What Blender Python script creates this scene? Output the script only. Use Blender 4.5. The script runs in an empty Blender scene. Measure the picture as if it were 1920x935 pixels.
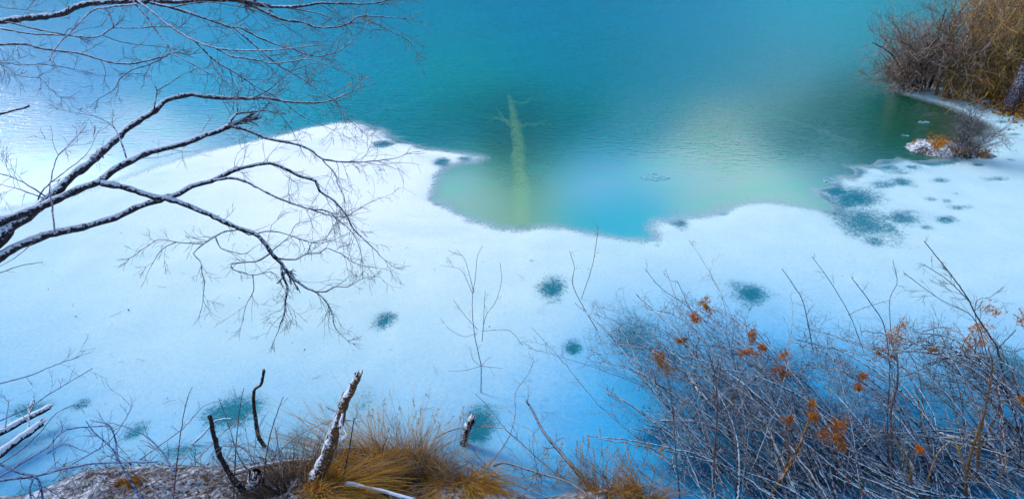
import bpy, math, random
import numpy as np
from mathutils import Vector, Matrix

random.seed(7)
RNG = np.random.default_rng(7)
SC = bpy.context.scene
COL = SC.collection

# ------------------------------------------------------------------ camera
EYE = np.array([0.0, 0.0, 4.5])
PITCH = math.radians(32.0)
FPX = 1066.0                       # focal length in pixels of a 1920 px wide frame
FWD = np.array([0.0, math.cos(PITCH), -math.sin(PITCH)])
UPV = np.array([0.0, math.sin(PITCH), math.cos(PITCH)])
RGT = np.array([1.0, 0.0, 0.0])
cam = bpy.data.cameras.new('camera')
cam.sensor_width = 36.0
cam.lens = FPX / 1920.0 * 36.0
cam.clip_start = 0.05
cam.clip_end = 5000.0
camo = bpy.data.objects.new('camera', cam)
COL.objects.link(camo)
camo.location = EYE
camo.rotation_euler = (math.pi / 2 - PITCH, 0, 0)
SC.camera = camo

# ------------------------------------------------------------------ sky, sun, exposure
SUN_AZ = math.radians(-60.0)       # to the left of straight ahead
SUN_EL = math.radians(31.0)
world = bpy.data.worlds.new('World')
SC.world = world
world.use_nodes = True
wn = world.node_tree.nodes
wl = world.node_tree.links
sky = wn.new('ShaderNodeTexSky')
sky.sky_type = 'NISHITA'
sky.sun_disc = False
sky.sun_elevation = SUN_EL
sky.sun_rotation = SUN_AZ          # measured clockwise from +Y
sky.altitude = 1200
sky.air_density = 1.2
sky.dust_density = 1.4
sky.ozone_density = 1.0
bg = wn['Background']
wl.new(sky.outputs[0], bg.inputs[0])
bg.inputs[1].default_value = 0.15
sun = bpy.data.lights.new('sun', 'SUN')
sun.energy = 1.3
sun.angle = math.radians(15.0)
sun.color = (1.0, 0.95, 0.9)
suno = bpy.data.objects.new('sun', sun)
COL.objects.link(suno)
sdir = Vector((math.sin(SUN_AZ) * math.cos(SUN_EL), math.cos(SUN_AZ) * math.cos(SUN_EL), math.sin(SUN_EL)))
suno.rotation_euler = (-sdir).to_track_quat('-Z', 'Y').to_euler()
suno.location = (-30, 40, 30)
SC.view_settings.view_transform = 'Standard'
SC.view_settings.look = 'None'
SC.view_settings.gamma = 1.0
SC.view_settings.exposure = 1.06
SC.view_settings.use_curve_mapping = False
SC.cycles.use_denoising = True
SC.cycles.denoising_prefilter = 'ACCURATE'
SC.cycles.max_bounces = 8
SC.cycles.transparent_max_bounces = 16
SC.cycles.sample_clamp_indirect = 6.0

# ------------------------------------------------------------------ helpers
def P(px, py, z=0.0):
    """the world point at height z that the photograph shows at (px, py)"""
    d = FWD + RGT * ((px - 960) / FPX) + UPV * ((467.5 - py) / FPX)
    t = (z - EYE[2]) / d[2]
    return EYE + d * t

def D(px, py, depth):
    """the world point seen at (px, py) at a given distance in front of the camera"""
    return EYE + depth * (FWD + RGT * ((px - 960) / FPX) + UPV * ((467.5 - py) / FPX))

def to_px(x, y, z):
    v = np.stack([np.asarray(x, float), np.asarray(y, float), np.asarray(z, float) + 0 * np.asarray(x, float)], -1) - EYE
    f = np.maximum(v @ FWD, 0.3)
    return 960 + FPX * (v @ RGT) / f, 467.5 - FPX * (v @ UPV) / f

def sdf(X, Y, poly):
    """signed distance to a polygon, positive inside"""
    poly = np.asarray(poly, float)
    n = len(poly)
    d = np.full(X.shape, 1e18)
    ins = np.zeros(X.shape, bool)
    for i in range(n):
        a = poly[i]; b = poly[(i + 1) % n]
        e = b - a
        wx = X - a[0]; wy = Y - a[1]
        t = np.clip((wx * e[0] + wy * e[1]) / max(e @ e, 1e-12), 0, 1)
        dx = wx - e[0] * t; dy = wy - e[1] * t
        d = np.minimum(d, dx * dx + dy * dy)
        c = (a[1] > Y) != (b[1] > Y)
        with np.errstate(divide='ignore', invalid='ignore'):
            xi = a[0] + (Y - a[1]) * (b[0] - a[0]) / (b[1] - a[1] if b[1] != a[1] else 1e-12)
        ins ^= c & (X < xi)
    d = np.sqrt(d)
    return np.where(ins, d, -d)

def vnoise(X, Y, scale, seed=0):
    """smooth value noise in [-1, 1]"""
    r = np.random.default_rng(seed)
    T = r.uniform(-1, 1, (256, 256))
    x = X * scale; y = Y * scale
    xi = np.floor(x).astype(int); yi = np.floor(y).astype(int)
    fx = x - xi; fy = y - yi
    fx = fx * fx * (3 - 2 * fx); fy = fy * fy * (3 - 2 * fy)
    g = lambda i, j: T[(xi + i) % 256, (yi + j) % 256]
    return (g(0, 0) * (1 - fx) + g(1, 0) * fx) * (1 - fy) + (g(0, 1) * (1 - fx) + g(1, 1) * fx) * fy

def sstep(a, b, x):
    t = np.clip((x - a) / (b - a), 0, 1)
    return t * t * (3 - 2 * t)

def link(o, parent=None):
    COL.objects.link(o)
    if parent is not None:
        o.parent = parent
    return o

def tag(o, label=None, cat=None, group=None, kind=None):
    if label: o['label'] = label
    if cat: o['category'] = cat
    if group: o['group'] = group
    if kind: o['kind'] = kind
    return o

def mesh_obj(name, verts, faces, mat, parent=None, smooth=True):
    """verts (n,3); faces (m,4) or (m,3) integer array"""
    verts = np.asarray(verts, np.float32); faces = np.asarray(faces, np.int32)
    me = bpy.data.meshes.new(name)
    k = faces.shape[1]
    me.vertices.add(len(verts)); me.loops.add(faces.size); me.polygons.add(len(faces))
    me.vertices.foreach_set('co', verts.ravel())
    me.loops.foreach_set('vertex_index', faces.ravel())
    me.polygons.foreach_set('loop_start', np.arange(0, faces.size, k, dtype=np.int32))
    me.polygons.foreach_set('loop_total', np.full(len(faces), k, np.int32))
    if smooth:
        me.polygons.foreach_set('use_smooth', np.ones(len(faces), bool))
    me.update(calc_edges=True)
    if mat is not None:
        me.materials.append(mat)
    return link(bpy.data.objects.new(name, me), parent)

def attr(o, name, vals):
    a = o.data.attributes.new(name, 'FLOAT', 'POINT')
    a.data.foreach_set('value', np.asarray(vals, np.float32).ravel())

def attr_col(o, name, vals):
    a = o.data.attributes.new(name, 'FLOAT_COLOR', 'POINT')
    v = np.ones((len(vals), 4), np.float32); v[:, :3] = vals
    a.data.foreach_set('color', v.ravel())

def empty(name, loc):
    o = bpy.data.objects.new(name, None)
    o.empty_display_size = 0.1
    o.location = loc
    return link(o)

def grid_faces(nx, ny):
    i = np.arange(nx - 1)[None, :] + np.arange(ny - 1)[:, None] * nx
    return np.stack([i, i + 1, i + 1 + nx, i + nx], -1).reshape(-1, 4)

def axis(*segs):
    """segs of (start, end, step) joined into one coordinate list"""
    out = []
    for a, b, s in segs:
        n = max(1, int(round((b - a) / s)))
        out.append(np.linspace(a, b, n, endpoint=False))
    out.append([segs[-1][1]])
    return np.concatenate(out)

class N:
    """small node-graph writer"""
    def __init__(self, name):
        self.m = bpy.data.materials.new(name)
        self.m.use_nodes = True
        self.t = self.m.node_tree
        self.t.nodes.clear()
        self.out = self.t.nodes.new('ShaderNodeOutputMaterial')
    def n(self, typ, ins=None, **props):
        nd = self.t.nodes.new(typ)
        for k, v in props.items():
            setattr(nd, k, v)
        for k, v in (ins or {}).items():
            s = nd.inputs[k]
            if isinstance(v, bpy.types.NodeSocket):
                self.t.links.new(v, s)
            else:
                s.default_value = v
        return nd
    def math(self, op, a, b=0.0, c=0.0, clamp=False):
        return self.n('ShaderNodeMath', {0: a, 1: b, 2: c}, operation=op, use_clamp=clamp).outputs[0]
    def at(self, name):
        return self.n('ShaderNodeAttribute', attribute_name=name)
    def noise(self, vec, scale, detail=2.0, rough=0.5):
        return self.n('ShaderNodeTexNoise', {'Vector': vec, 'Scale': scale, 'Detail': detail, 'Roughness': rough}).outputs['Fac']
    def ramp(self, fac, a, b):
        return self.n('ShaderNodeMapRange', {0: fac, 1: a, 2: b, 3: 0.0, 4: 1.0}, interpolation_type='SMOOTHSTEP').outputs[0]
    def mix(self, fac, a, b):
        nd = self.t.nodes.new('ShaderNodeMix'); nd.data_type = 'RGBA'
        for s, v in ((nd.inputs[0], fac), (nd.inputs[6], a), (nd.inputs[7], b)):
            if isinstance(v, bpy.types.NodeSocket): self.t.links.new(v, s)
            else: s.default_value = v if not isinstance(v, tuple) or len(v) == 4 else (*v, 1.0)
        return nd.outputs[2]
    def mixs(self, fac, a, b):
        return self.n('ShaderNodeMixShader', {0: fac, 1: a, 2: b}).outputs[0]
    def obj(self):
        return self.n('ShaderNodeTexCoord').outputs['Object']
    def pos(self):
        return self.n('ShaderNodeNewGeometry').outputs['Position']
    def scale(self, vec, s):
        return self.n('ShaderNodeMapping', {'Vector': vec, 'Scale': s}).outputs[0]
    def bump(self, h, strength, dist, normal=None):
        ins = {'Height': h, 'Strength': strength, 'Distance': dist}
        if normal is not None: ins['Normal'] = normal
        return self.n('ShaderNodeBump', ins).outputs[0]
    def done(self, surf, vol=None):
        self.t.links.new(surf, self.out.inputs[0])
        if vol is not None: self.t.links.new(vol, self.out.inputs[1])
        return self.m

def c4(c): return (c[0], c[1], c[2], 1.0)

# ------------------------------------------------------------------ outlines, read off the photograph on the lake plane
def W(pts, z=0.0):
    return np.array([P(a, b, z)[:2] for a, b in pts])

LAND_NEAR = W([(-420, 720), (-150, 860), (-40, 925), (70, 922), (130, 895), (190, 872), (330, 866), (450, 868), (545, 862),
               (590, 850), (640, 836), (720, 834), (800, 850), (850, 885), (930, 905), (1010, 928), (1090, 915),
               (1160, 895), (1230, 925), (1400, 950), (1600, 960), (1760, 955), (1920, 950)])
LAND_RIGHT = W([(2400, 640), (2330, 420), (2140, 310), (2010, 262), (1925, 226), (1885, 214), (1862, 190), (1800, 172), (1735, 165), (1690, 158),
                (1665, 148), (1680, 120), (1760, 85), (1900, 45)])
LAND = np.vstack([[[-60, 14], [-22, 7.5], [-11, 5.2]], LAND_NEAR, [[5.6, 3.3], [7.5, 4.2]], LAND_RIGHT, [[60, 45], [90, 60], [90, -60], [-60, -60]]])

ICE = W([(-900, 470), (-400, 440), (-150, 412), (0, 396), (60, 386), (150, 366), (225, 341), (321, 306), (385, 286), (480, 266), (560, 246), (620, 234), (660, 231),
         (700, 243), (725, 258), (760, 268), (800, 282), (835, 289), (870, 291), (897, 296), (886, 303), (860, 306), (835, 313), (818, 330), (808, 355), (800, 376),
         (826, 386), (848, 404), (882, 419), (925, 431), (970, 437), (992, 436), (1010, 430), (1045, 432), (1100, 440), (1160, 452),
         (1210, 458), (1238, 454), (1243, 444), (1233, 432), (1243, 420), (1280, 413), (1310, 411), (1335, 404), (1365, 397), (1385, 390), (1415, 386), (1450, 385),
         (1500, 390), (1550, 399), (1580, 404), (1572, 388), (1548, 372), (1540, 356), (1566, 350), (1580, 338), (1612, 334), (1606, 318), (1640, 312), (1650, 300), (1690, 300), (1745, 304), (1780, 300), (1860, 292), (1850, 262), (1872, 246),
         (1864, 236), (1838, 224), (1817, 215), (1790, 204), (1765, 195), (1735, 187), (1704, 178), (1686, 165), (1690, 150), (1900, 130), (2300, 200), (3000, 600), (2400, 1400), (-900, 1400)])

# bare dark patches on the ice: centre, half axes (px), strength
BLOBS = [(700, 243, 26, 8, 0.75), (735, 259, 26, 8, 0.7), (765, 268, 24, 8, 0.75), (1036, 545, 34, 24, 1.0), (1409, 555, 44, 27, 1.0), (724, 601, 26, 20, 0.95), (1073, 656, 22, 18, 1.1), (438, 776, 58, 36, 1.0), (155, 761, 20, 15, 0.9), (256, 813, 26, 22, 0.9), (896, 802, 30, 40, 1.1), (735, 656, 7, 4, 0.8), (720, 272, 26, 9, 1.0), (714, 322, 11, 4, 0.8), (828, 305, 21, 9, 1.0), (788, 274, 22, 8, 0.8), (872, 299, 18, 6, 0.9), (820, 384, 12, 6, 0.8), (60, 770, 52, 20, 0.9), (1275, 420, 24, 10, 0.9), (1355, 403, 18, 6, 0.7), (1232, 463, 10, 5, 0.7), (1690, 344, 26, 11, 0.9), (1762, 341, 22, 7, 0.8), (1745, 376, 16, 6, 0.8), (1774, 380, 16, 6, 0.7), (1775, 413, 26, 9, 0.9), (1735, 428, 18, 7, 0.8), (1795, 392, 24, 7, 0.8), (1815, 390, 14, 5, 0.7), (1870, 338, 26, 6, 0.8), (1832, 311, 16, 4, 0.9), (1790, 366, 10, 4, 0.7), (1770, 305, 36, 10, 0.9), (1895, 302, 10, 3, 0.7), (1650, 300, 60, 18, 0.9), (1730, 290, 70, 14, 0.8), (1620, 420, 70, 40, 0.9), (1690, 410, 45, 18, 0.9), (1640, 455, 34, 16, 0.85), (340, 850, 60, 22, 0.8), (90, 925, 90, 34, 0.85), (1190, 640, 57.49999999999999, 46.0, 0.87), (1250, 680, 69.0, 34.5, 0.87), (1480, 700, 103.49999999999999, 46.0, 0.76), (1380, 760, 126.49999999999999, 57.49999999999999, 0.82), (1320, 880, 80.5, 57.49999999999999, 1.05), (1240, 820, 46.0, 28.749999999999996, 0.98), (1600, 820, 161.0, 80.5, 0.98), (1800, 880, 172.5, 80.5, 1.05), (1890, 700, 69.0, 46.0, 1.05), (1700, 760, 103.49999999999999, 46.0, 0.76), (1500, 905, 138.0, 46.0, 0.98), (560, 830, 40, 40, 0.7), (680, 760, 30, 40, 0.55), (1785, 180, 18, 3, 0.8), (1830, 190, 22, 3, 0.8), (1775, 190, 14, 3, 0.8), (1850, 205, 26, 3, 0.7), (1805, 200, 12, 3, 0.7), (1880, 230, 24, 4, 0.8), (1740, 172, 24, 3, 0.9), (1900, 255, 20, 3, 0.8), (1600, 372, 60, 22, 1.0), (1570, 400, 30, 12, 0.8), (1660, 348, 40, 10, 0.8)]

# ------------------------------------------------------------------ materials for the setting
def mat_ice():
    g = N('snow_on_ice')
    pos = g.pos()
    cover = g.at('cover').outputs['Fac']        # how far inside the sheet, in metres
    bare = g.at('bare').outputs['Fac']          # wet patches without snow
    frost = g.at('frost').outputs['Fac']        # thickness of the snow
    n1 = g.noise(pos, 95.0, 3.0, 0.8)
    n2 = g.noise(pos, 22.0, 3.0, 0.7)
    n3 = g.noise(pos, 1.3, 4.0, 0.6)
    grain = g.math('ADD', g.math('MULTIPLY', n1, 0.65), g.math('MULTIPLY', n2, 0.35))
    # dark patch threshold
    b = g.math('ADD', bare, g.math('MULTIPLY', g.math('SUBTRACT', grain, 0.5), 3.0))
    patch = g.ramp(b, 0.42, 0.92)
    snow_a = g.mix(g.ramp(n3, 0.35, 0.7), (0.57, 0.745, 0.72), (0.64, 0.795, 0.745))
    blue = (0.03, 0.42, 0.76)
    f = g.math('ADD', frost, g.math('MULTIPLY', g.math('SUBTRACT', grain, 0.5), 1.1))
    snow = g.mix(g.ramp(f, 0.0, 1.0), blue, snow_a)
    snow = g.mix(g.ramp(f, 0.85, 1.35), snow, (0.88, 0.91, 0.87))
    spk = g.noise(pos, 65.0, 2.0, 0.8)
    snow = g.mix(g.math('MULTIPLY', g.ramp(spk, 0.54, 0.70), 0.5), snow, (0.28, 0.52, 0.74))
    drift = g.noise(g.scale(pos, (.5, 1.1, 1)), .8, 5.0, .62)
    snow = g.mix(g.math('MULTIPLY', g.ramp(drift, .5, .75), .35), snow, (0.40, 0.60, 0.72))
    col = g.mix(patch, snow, g.mix(g.ramp(frost, -.1, .45), (0.008, 0.13, 0.30), (0.010, 0.17, 0.23)))
    h = g.math('ADD', grain, g.math('MULTIPLY', n3, 1.5))
    nb = g.bump(h, 0.6, 0.012)
    rough = 0.8
    bs = g.n('ShaderNodeBsdfPrincipled', {'Base Color': col, 'Roughness': rough, 'Normal': nb, 'Specular IOR Level': 0.08}).outputs[0]
    tr = g.n('ShaderNodeBsdfTransparent').outputs[0]
    e = g.math('ADD', cover, g.math('MULTIPLY', g.math('SUBTRACT', grain, 0.5), g.at('soft').outputs['Fac']))
    thin = g.n('ShaderNodeBsdfPrincipled', {'Base Color': (0.46, 0.62, 0.68, 1), 'Roughness': 0.25, 'Specular IOR Level': 0.4}).outputs[0]
    e2 = g.math('ADD', cover, g.math('MULTIPLY', g.math('SUBTRACT', n2, 0.5), 0.45))
    lip = g.mixs(g.math('MULTIPLY', g.ramp(e2, -0.30, -0.02), 0.55), tr, thin)
    return g.done(g.mixs(g.ramp(e, -0.05, 0.06), lip, bs))

def mat_water():
    g = N('lake_water')
    pos = g.pos()
    tint_refl = g.at('tint_refl').outputs['Color']  # water colour with sky glare and bank reflections painted in
    opacity = g.at('opacity').outputs['Fac']
    rip = g.at('ripple').outputs['Fac']
    v1 = g.n('ShaderNodeMapping', {'Vector': pos, 'Rotation': (0, 0, math.radians(14)), 'Scale': (1.0, 3.2, 1.0)}).outputs[0]
    w1 = g.noise(v1, 3.4, 3.0, 0.55)
    v2 = g.n('ShaderNodeMapping', {'Vector': pos, 'Rotation': (0, 0, math.radians(-12)), 'Scale': (1.0, 2.2, 1.0)}).outputs[0]
    w2 = g.noise(v2, 8.0, 2.0, 0.5)
    w3 = g.noise(pos, 0.35, 2.0, 0.5)
    h = g.math('ADD', w1, g.math('MULTIPLY', w2, 0.35))
    h = g.math('MULTIPLY', h, g.math('MULTIPLY', rip, g.math('ADD', 0.55, g.math('MULTIPLY', w3, 0.9))))
    nb = g.bump(h, 1.0, 0.075)
    fr = g.n('ShaderNodeFresnel', {'IOR': 1.31, 'Normal': nb}).outputs[0]
    mottle = g.noise(g.scale(pos, (1.0, 1.8, 1.0)), 1.1, 5.0, 0.6)
    t2 = g.mix(g.math('MULTIPLY', g.ramp(mottle, 0.42, 0.68), 0.5), tint_refl, g.n('ShaderNodeVectorMath', {0: tint_refl, 1: (0.62, 1.09, 0.90)}, operation='MULTIPLY').outputs[0])
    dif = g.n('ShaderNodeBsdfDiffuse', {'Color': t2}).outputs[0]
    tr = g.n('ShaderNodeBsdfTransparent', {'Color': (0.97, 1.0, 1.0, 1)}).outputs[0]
    body = g.mixs(opacity, tr, dif)
    gl = g.n('ShaderNodeBsdfGlossy', {'Color': (1, 1, 1, 1), 'Roughness': 0.06, 'Normal': nb}).outputs[0]
    ab = g.n('ShaderNodeVolumeAbsorption', {'Color': (0.0, 0.86, 0.90, 1), 'Density': 0.55}).outputs[0]
    return g.done(g.mixs(fr, body, gl), ab)

def mat_bed():
    g = N('lake_bed_silt')
    pos = g.pos()
    n1 = g.noise(pos, 0.9, 5.0, 0.65)
    n2 = g.noise(pos, 7.0, 4.0, 0.7)
    c = g.mix(g.ramp(n1, 0.38, 0.62), (0.52, 0.50, 0.33), (0.14, 0.27, 0.17))
    c = g.mix(g.math('MULTIPLY', g.ramp(n2, 0.5, 0.7), 0.5), c, (0.30, 0.33, 0.22))
    bs = g.n('ShaderNodeBsdfDiffuse', {'Color': c, 'Normal': g.bump(n2, 0.5, 0.05)}).outputs[0]
    return g.done(bs)

def mat_ground():
    g = N('snowy_ground')
    geo = g.n('ShaderNodeNewGeometry')
    pos = geo.outputs['Position']
    snowy = g.at('snowy').outputs['Fac']
    n1 = g.noise(pos, 3.0, 5.0, 0.7)
    n2 = g.noise(pos, 22.0, 4.0, 0.75)
    n3 = g.noise(pos, 70.0, 3.0, 0.7)
    soil = g.mix(g.ramp(n2, 0.35, 0.65), (0.045, 0.032, 0.03), (0.22, 0.13, 0.075))
    soil = g.mix(g.math('MULTIPLY', g.ramp(n3, 0.55, 0.7), 0.6), soil, (0.42, 0.24, 0.07))
    s = g.math('ADD', snowy, g.math('ADD', g.math('MULTIPLY', g.math('SUBTRACT', n2, 0.5), 1.9), g.math('MULTIPLY', g.math('SUBTRACT', n1, 0.5), 1.2)))
    f = g.ramp(s, 0.28, 0.72)
    col = g.mix(f, soil, (0.78, 0.83, 0.95))
    h = g.math('ADD', g.math('MULTIPLY', f, 0.8), g.math('ADD', n2, g.math('MULTIPLY', n3, 0.5)))
    bs = g.n('ShaderNodeBsdfPrincipled', {'Base Color': col, 'Roughness': 0.85, 'Specular IOR Level': 0.15, 'Normal': g.bump(h, 0.9, 0.05)}).outputs[0]
    return g.done(bs)

def mat_hills():
    g = N('wooded_mountain')
    pos = g.pos()
    n1 = g.noise(pos, 0.02, 6.0, 0.65)
    n2 = g.noise(pos, 0.15, 4.0, 0.7)
    c = g.mix(g.ramp(n1, 0.35, 0.65), (0.006, 0.07, 0.10), (0.012, 0.10, 0.12))  # distance haze is put into the blue of the forest colour
    c = g.mix(g.math('MULTIPLY', g.ramp(n2, 0.5, 0.7), 0.35), c, (0.04, 0.18, 0.24))
    return g.done(g.n('ShaderNodeBsdfDiffuse', {'Color': c}).outputs[0])

# ------------------------------------------------------------------ ice sheet
xs = axis((-90, -14, 1.5), (-14, 16, 0.075), (16, 40, 0.4), (40, 90, 4))
ys = axis((-6, 2.5, 0.4), (2.5, 12, 0.06), (12, 20, 0.09), (20, 45, 0.5))
X, Y = np.meshgrid(xs, ys)
ci = sdf(X, Y, ICE)
ci = ci + 0.06 * vnoise(X, Y, 2.2, 3) + 0.035 * vnoise(X, Y, 6.0, 4)
px, py = to_px(X, Y, 0.0)
soft = 0.75 + 1.6 * np.exp(-(((px - 230) / 260) ** 2 + ((py - 335) / 70) ** 2)) + 2.6 * np.exp(-(((px - 1650) / 75) ** 2 + ((py - 395) / 60) ** 2)) + 1.0 * np.exp(-(((px - 745) / 60) ** 2 + ((py - 258) / 22) ** 2)) + 1.2 * np.exp(-(((px - 1700) / 60) ** 2 + ((py - 315) / 16) ** 2))
rel = np.clip(ci + 0.15, -1, 1.0)
Z = 0.006 + 0.03 * sstep(-0.1, 0.5, rel) + 0.012 * vnoise(X, Y, 0.7, 5) * sstep(0, 1, rel) + 0.004 * vnoise(X, Y, 3.1, 6) * sstep(0, 1, rel)
bare = np.zeros(X.shape)
for (bx, by, ax, ay, s) in BLOBS:
    c = P(bx, by)
    e1 = P(bx + ax, by); e2 = P(bx, by - ay)
    rx = abs(e1[0] - c[0]); ry = abs(e2[1] - c[1])
    # axis of the patch follows the line of sight slightly
    dx = (X - c[0]) / rx; dy = (Y - c[1]) / ry
    dx = dx - 0.25 * dy * (1 if bx > 1300 else 0.3)
    q = dx * dx + dy * dy
    q = q * (1 + 0.45 * vnoise(X, Y, 3.0, int(bx) % 97) + 0.35 * vnoise(X, Y, 8.0, int(bx) % 91))
    bare = np.maximum(bare, s * np.exp(-0.9 * q) * 1.05)
thin = np.exp(-(((px - 1610) / 110) ** 2 + ((py - 370) / 70) ** 2)) + np.exp(-(((px - 1740) / 90) ** 2 + ((py - 315) / 26) ** 2)) + .8 * np.exp(-(((px - 750) / 75) ** 2 + ((py - 262) / 22) ** 2)) + .5 * np.exp(-(((px - 1320) / 90) ** 2 + ((py - 405) / 18) ** 2))
bare = np.maximum(bare, 1.05 * np.clip(thin, 0, 1) * np.exp(-np.maximum(ci, 0) / (0.10 + 0.5 * np.clip(thin, 0, 1))) * (1 + 0.55 * vnoise(X, Y, 2.6, 77) + .4 * vnoise(X, Y, 6.5, 78)))
Z -= 0.012 * sstep(0.4, 0.9, bare)
FR = [(0, 480, .72), (300, 480, .95), (700, 350, 1.4), (500, 280, 1.45), (400, 380, 1.2), (620, 430, 1.15), (900, 450, 1.15), (900, 470, 1.1), (1300, 480, 1.05), (1600, 520, .9), (1850, 480, .85), (1800, 350, .8),
      (1850, 250, .75), (1750, 180, .6), (1900, 300, .8), (100, 600, .62), (0, 700, .5), (50, 860, .25), (300, 650, .68), (550, 600, .8), (800, 600, .8), (950, 600, .75), (600, 750, .5), (850, 720, .55),
      (1000, 780, .42), (450, 850, .4), (900, 860, .3), (1150, 860, .05), (1200, 700, .1), (1350, 640, .2), (1400, 800, -.3), (1300, 740, -.1), (1600, 700, -.1), (1600, 850, -.4), (1300, 900, -.15),
      (1800, 760, 0), (1900, 650, .5), (1850, 900, -.2), (1750, 600, .65), (1500, 600, .6), (1150, 560, .6), (250, 350, 1.0), (150, 420, .9), (250, 900, .45)]
num = np.zeros(X.shape); den = np.zeros(X.shape)
pcx = np.clip(px, -300, 2200); pcy = np.clip(py, 100, 1100)
for (fx, fy, fv) in FR:
    w = np.exp(-(((pcx - fx) / 130.0) ** 2 + ((pcy - fy) / 95.0) ** 2) * 0.5) + 1e-7 / (1 + ((pcx - fx) / 300.0) ** 2 + ((pcy - fy) / 300.0) ** 2)
    num += w * fv; den += w
frost = num / den
verts = np.stack([X, Y, Z], -1).reshape(-1, 3)
faces = grid_faces(len(xs), len(ys))
keepv = (ci > -0.3 - 0.35 * soft).ravel()
land = sdf(X, Y, LAND).ravel()
keepv &= (land < 0.6)
fk = keepv[faces].all(1)
faces = faces[fk]
used = np.unique(faces)
remap = np.full(len(verts), -1); remap[used] = np.arange(len(used))
ice = mesh_obj('ice_sheet', verts[used], remap[faces], mat_ice())
attr(ice, 'cover', ci.ravel()[used]); attr(ice, 'soft', soft.ravel()[used]); attr(ice, 'bare', bare.ravel()[used]); attr(ice, 'frost', frost.ravel()[used])
tag(ice, 'snow dusted lake ice with dark bare patches and a ragged edge', 'ice', kind='structure')

# ------------------------------------------------------------------ lake bed and water
#   px, py, bed depth, opacity (turbidity and painted reflections), tint (display-like sRGB of the water body plus painted glare and reflections), ripple
WC = [(100, 40, 6, .9, (20, 140, 205), .3), (400, 60, 6, .9, (0, 135, 195), .4), (700, 50, 6, .9, (0, 118, 168), .6), (1000, 40, 6, .9, (0, 116, 165), .6),
      (1300, 40, 6, .9, (0, 118, 165), .6), (1550, 40, 5, .9, (40, 140, 178), 1.2), (1700, 90, 3, .7, (40, 130, 150), .7),
      (100, 140, 5, .8, (60, 155, 212), .35), (400, 150, 4, .8, (10, 145, 195), .5), (650, 140, 3.2, .85, (0, 128, 170), 1), (850, 140, 2.6, .8, (0, 128, 142), 1.2),
      (1100, 120, 3, .8, (0, 112, 140), 1.3), (1300, 130, 2.5, .8, (62, 145, 160), 2.4), (1500, 130, 2, .7, (112, 160, 170), 2.2), (1625, 175, 1.2, .7, (12, 90, 80), .8), (1590, 205, 1.2, .7, (15, 95, 88), .7),  # pale sky reflection and dark bank mirror at right, painted as colour
      (50, 230, 3, .88, (205, 215, 230), .35), (250, 240, 2.5, .88, (200, 216, 230), .5), (420, 250, 2, .8, (140, 185, 210), .6), (560, 225, 2, .7, (40, 145, 180), .7),  # whitish points at left: sky glare painted as diffuse colour
      (50, 330, 2, .92, (222, 226, 236), .06), (180, 330, 2, .92, (222, 226, 235), .06), (330, 285, 2, .9, (205, 214, 226), .2),  # the painted sky glare goes on down to the ice edge
      (700, 210, 1.0, .5, (0, 135, 165), .9), (850, 215, .9, .42, (0, 125, 150), 1), (960, 200, .8, .28, (0, 130, 150), .5), (970, 245, .7, .22, (0, 130, 150), .4), (1080, 220, .9, .5, (0, 125, 145), 1.1),
      (820, 268, .7, .55, (25, 150, 165), .4), (1030, 270, .7, .5, (0, 140, 145), .5),
      (1200, 230, 1.0, .7, (85, 160, 172), 2.2), (1350, 230, .8, .8, (158, 178, 162), 2.2), (1480, 210, .8, .75, (126, 162, 152), 1.9), (1500, 262, .8, .55, (90, 160, 165), .8),
      (860, 330, .45, .85, (132, 182, 172), 0), (850, 375, .3, .78, (152, 186, 172), 0), (925, 400, .25, .78, (155, 188, 170), 0), (982, 405, .28, .35, (170, 205, 150), 0), (979, 350, .3, .3, (150, 200, 150), 0), (976, 300, .45, .2, (80, 175, 155), .1),
      (1050, 320, .8, .8, (95, 178, 195), .1), (1050, 400, 1, .88, (55, 168, 180), 0), (1120, 345, 1, .88, (130, 170, 200), 0), (1120, 415, 1.2, .9, (10, 165, 182), 0), (1190, 380, 1.1, .88, (35, 165, 185), 0),
      (1190, 440, .9, .85, (70, 178, 195), 0), (1130, 285, 1, .75, (70, 165, 185), .3), (1230, 330, .6, .85, (130, 185, 190), .05),
      (1300, 300, .4, .88, (168, 192, 182), .35), (1400, 300, .4, .88, (168, 192, 178), .45), (1320, 370, .25, .8, (155, 192, 185), 0), (1430, 360, .25, .8, (168, 200, 182), 0), (1520, 340, .35, .88, (155, 195, 185), .05),
      (1540, 385, .3, .9, (165, 195, 175), 0), (1590, 300, .9, .75, (20, 110, 112), .2), (1620, 260, 1.3, .75, (0, 85, 80), .3), (1650, 220, 1.5, .75, (5, 70, 58), .4), (1720, 210, 1.0, .5, (15, 70, 40), .4),  # dark greens: mirror image of the right bank, painted into the colour
      (1600, 230, 1.4, .7, (5, 85, 78), .6), (1560, 275, 1.0, .6, (15, 115, 118), .3), (1610, 300, 1.2, .7, (0, 95, 95), .3), (1540, 238, .7, .3, (35, 120, 116), .7), (1790, 215, .5, .6, (65, 72, 55), .2), (1830, 235, .3, .75, (95, 90, 80), .1), (1760, 190, .5, .6, (60, 85, 50), .2), (1680, 260, 1.2, .75, (0, 75, 58), .3),  # more of the bank's painted dark green reflection
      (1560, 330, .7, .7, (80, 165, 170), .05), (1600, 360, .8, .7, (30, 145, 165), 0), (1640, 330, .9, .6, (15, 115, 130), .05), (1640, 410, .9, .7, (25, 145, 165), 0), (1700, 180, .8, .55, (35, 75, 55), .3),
      (1120, 600, .4, .8, (20, 120, 150), 0), (300, 700, .6, .8, (20, 120, 150), 0), (1700, 700, .4, .8, (15, 100, 150), 0)]
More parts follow.
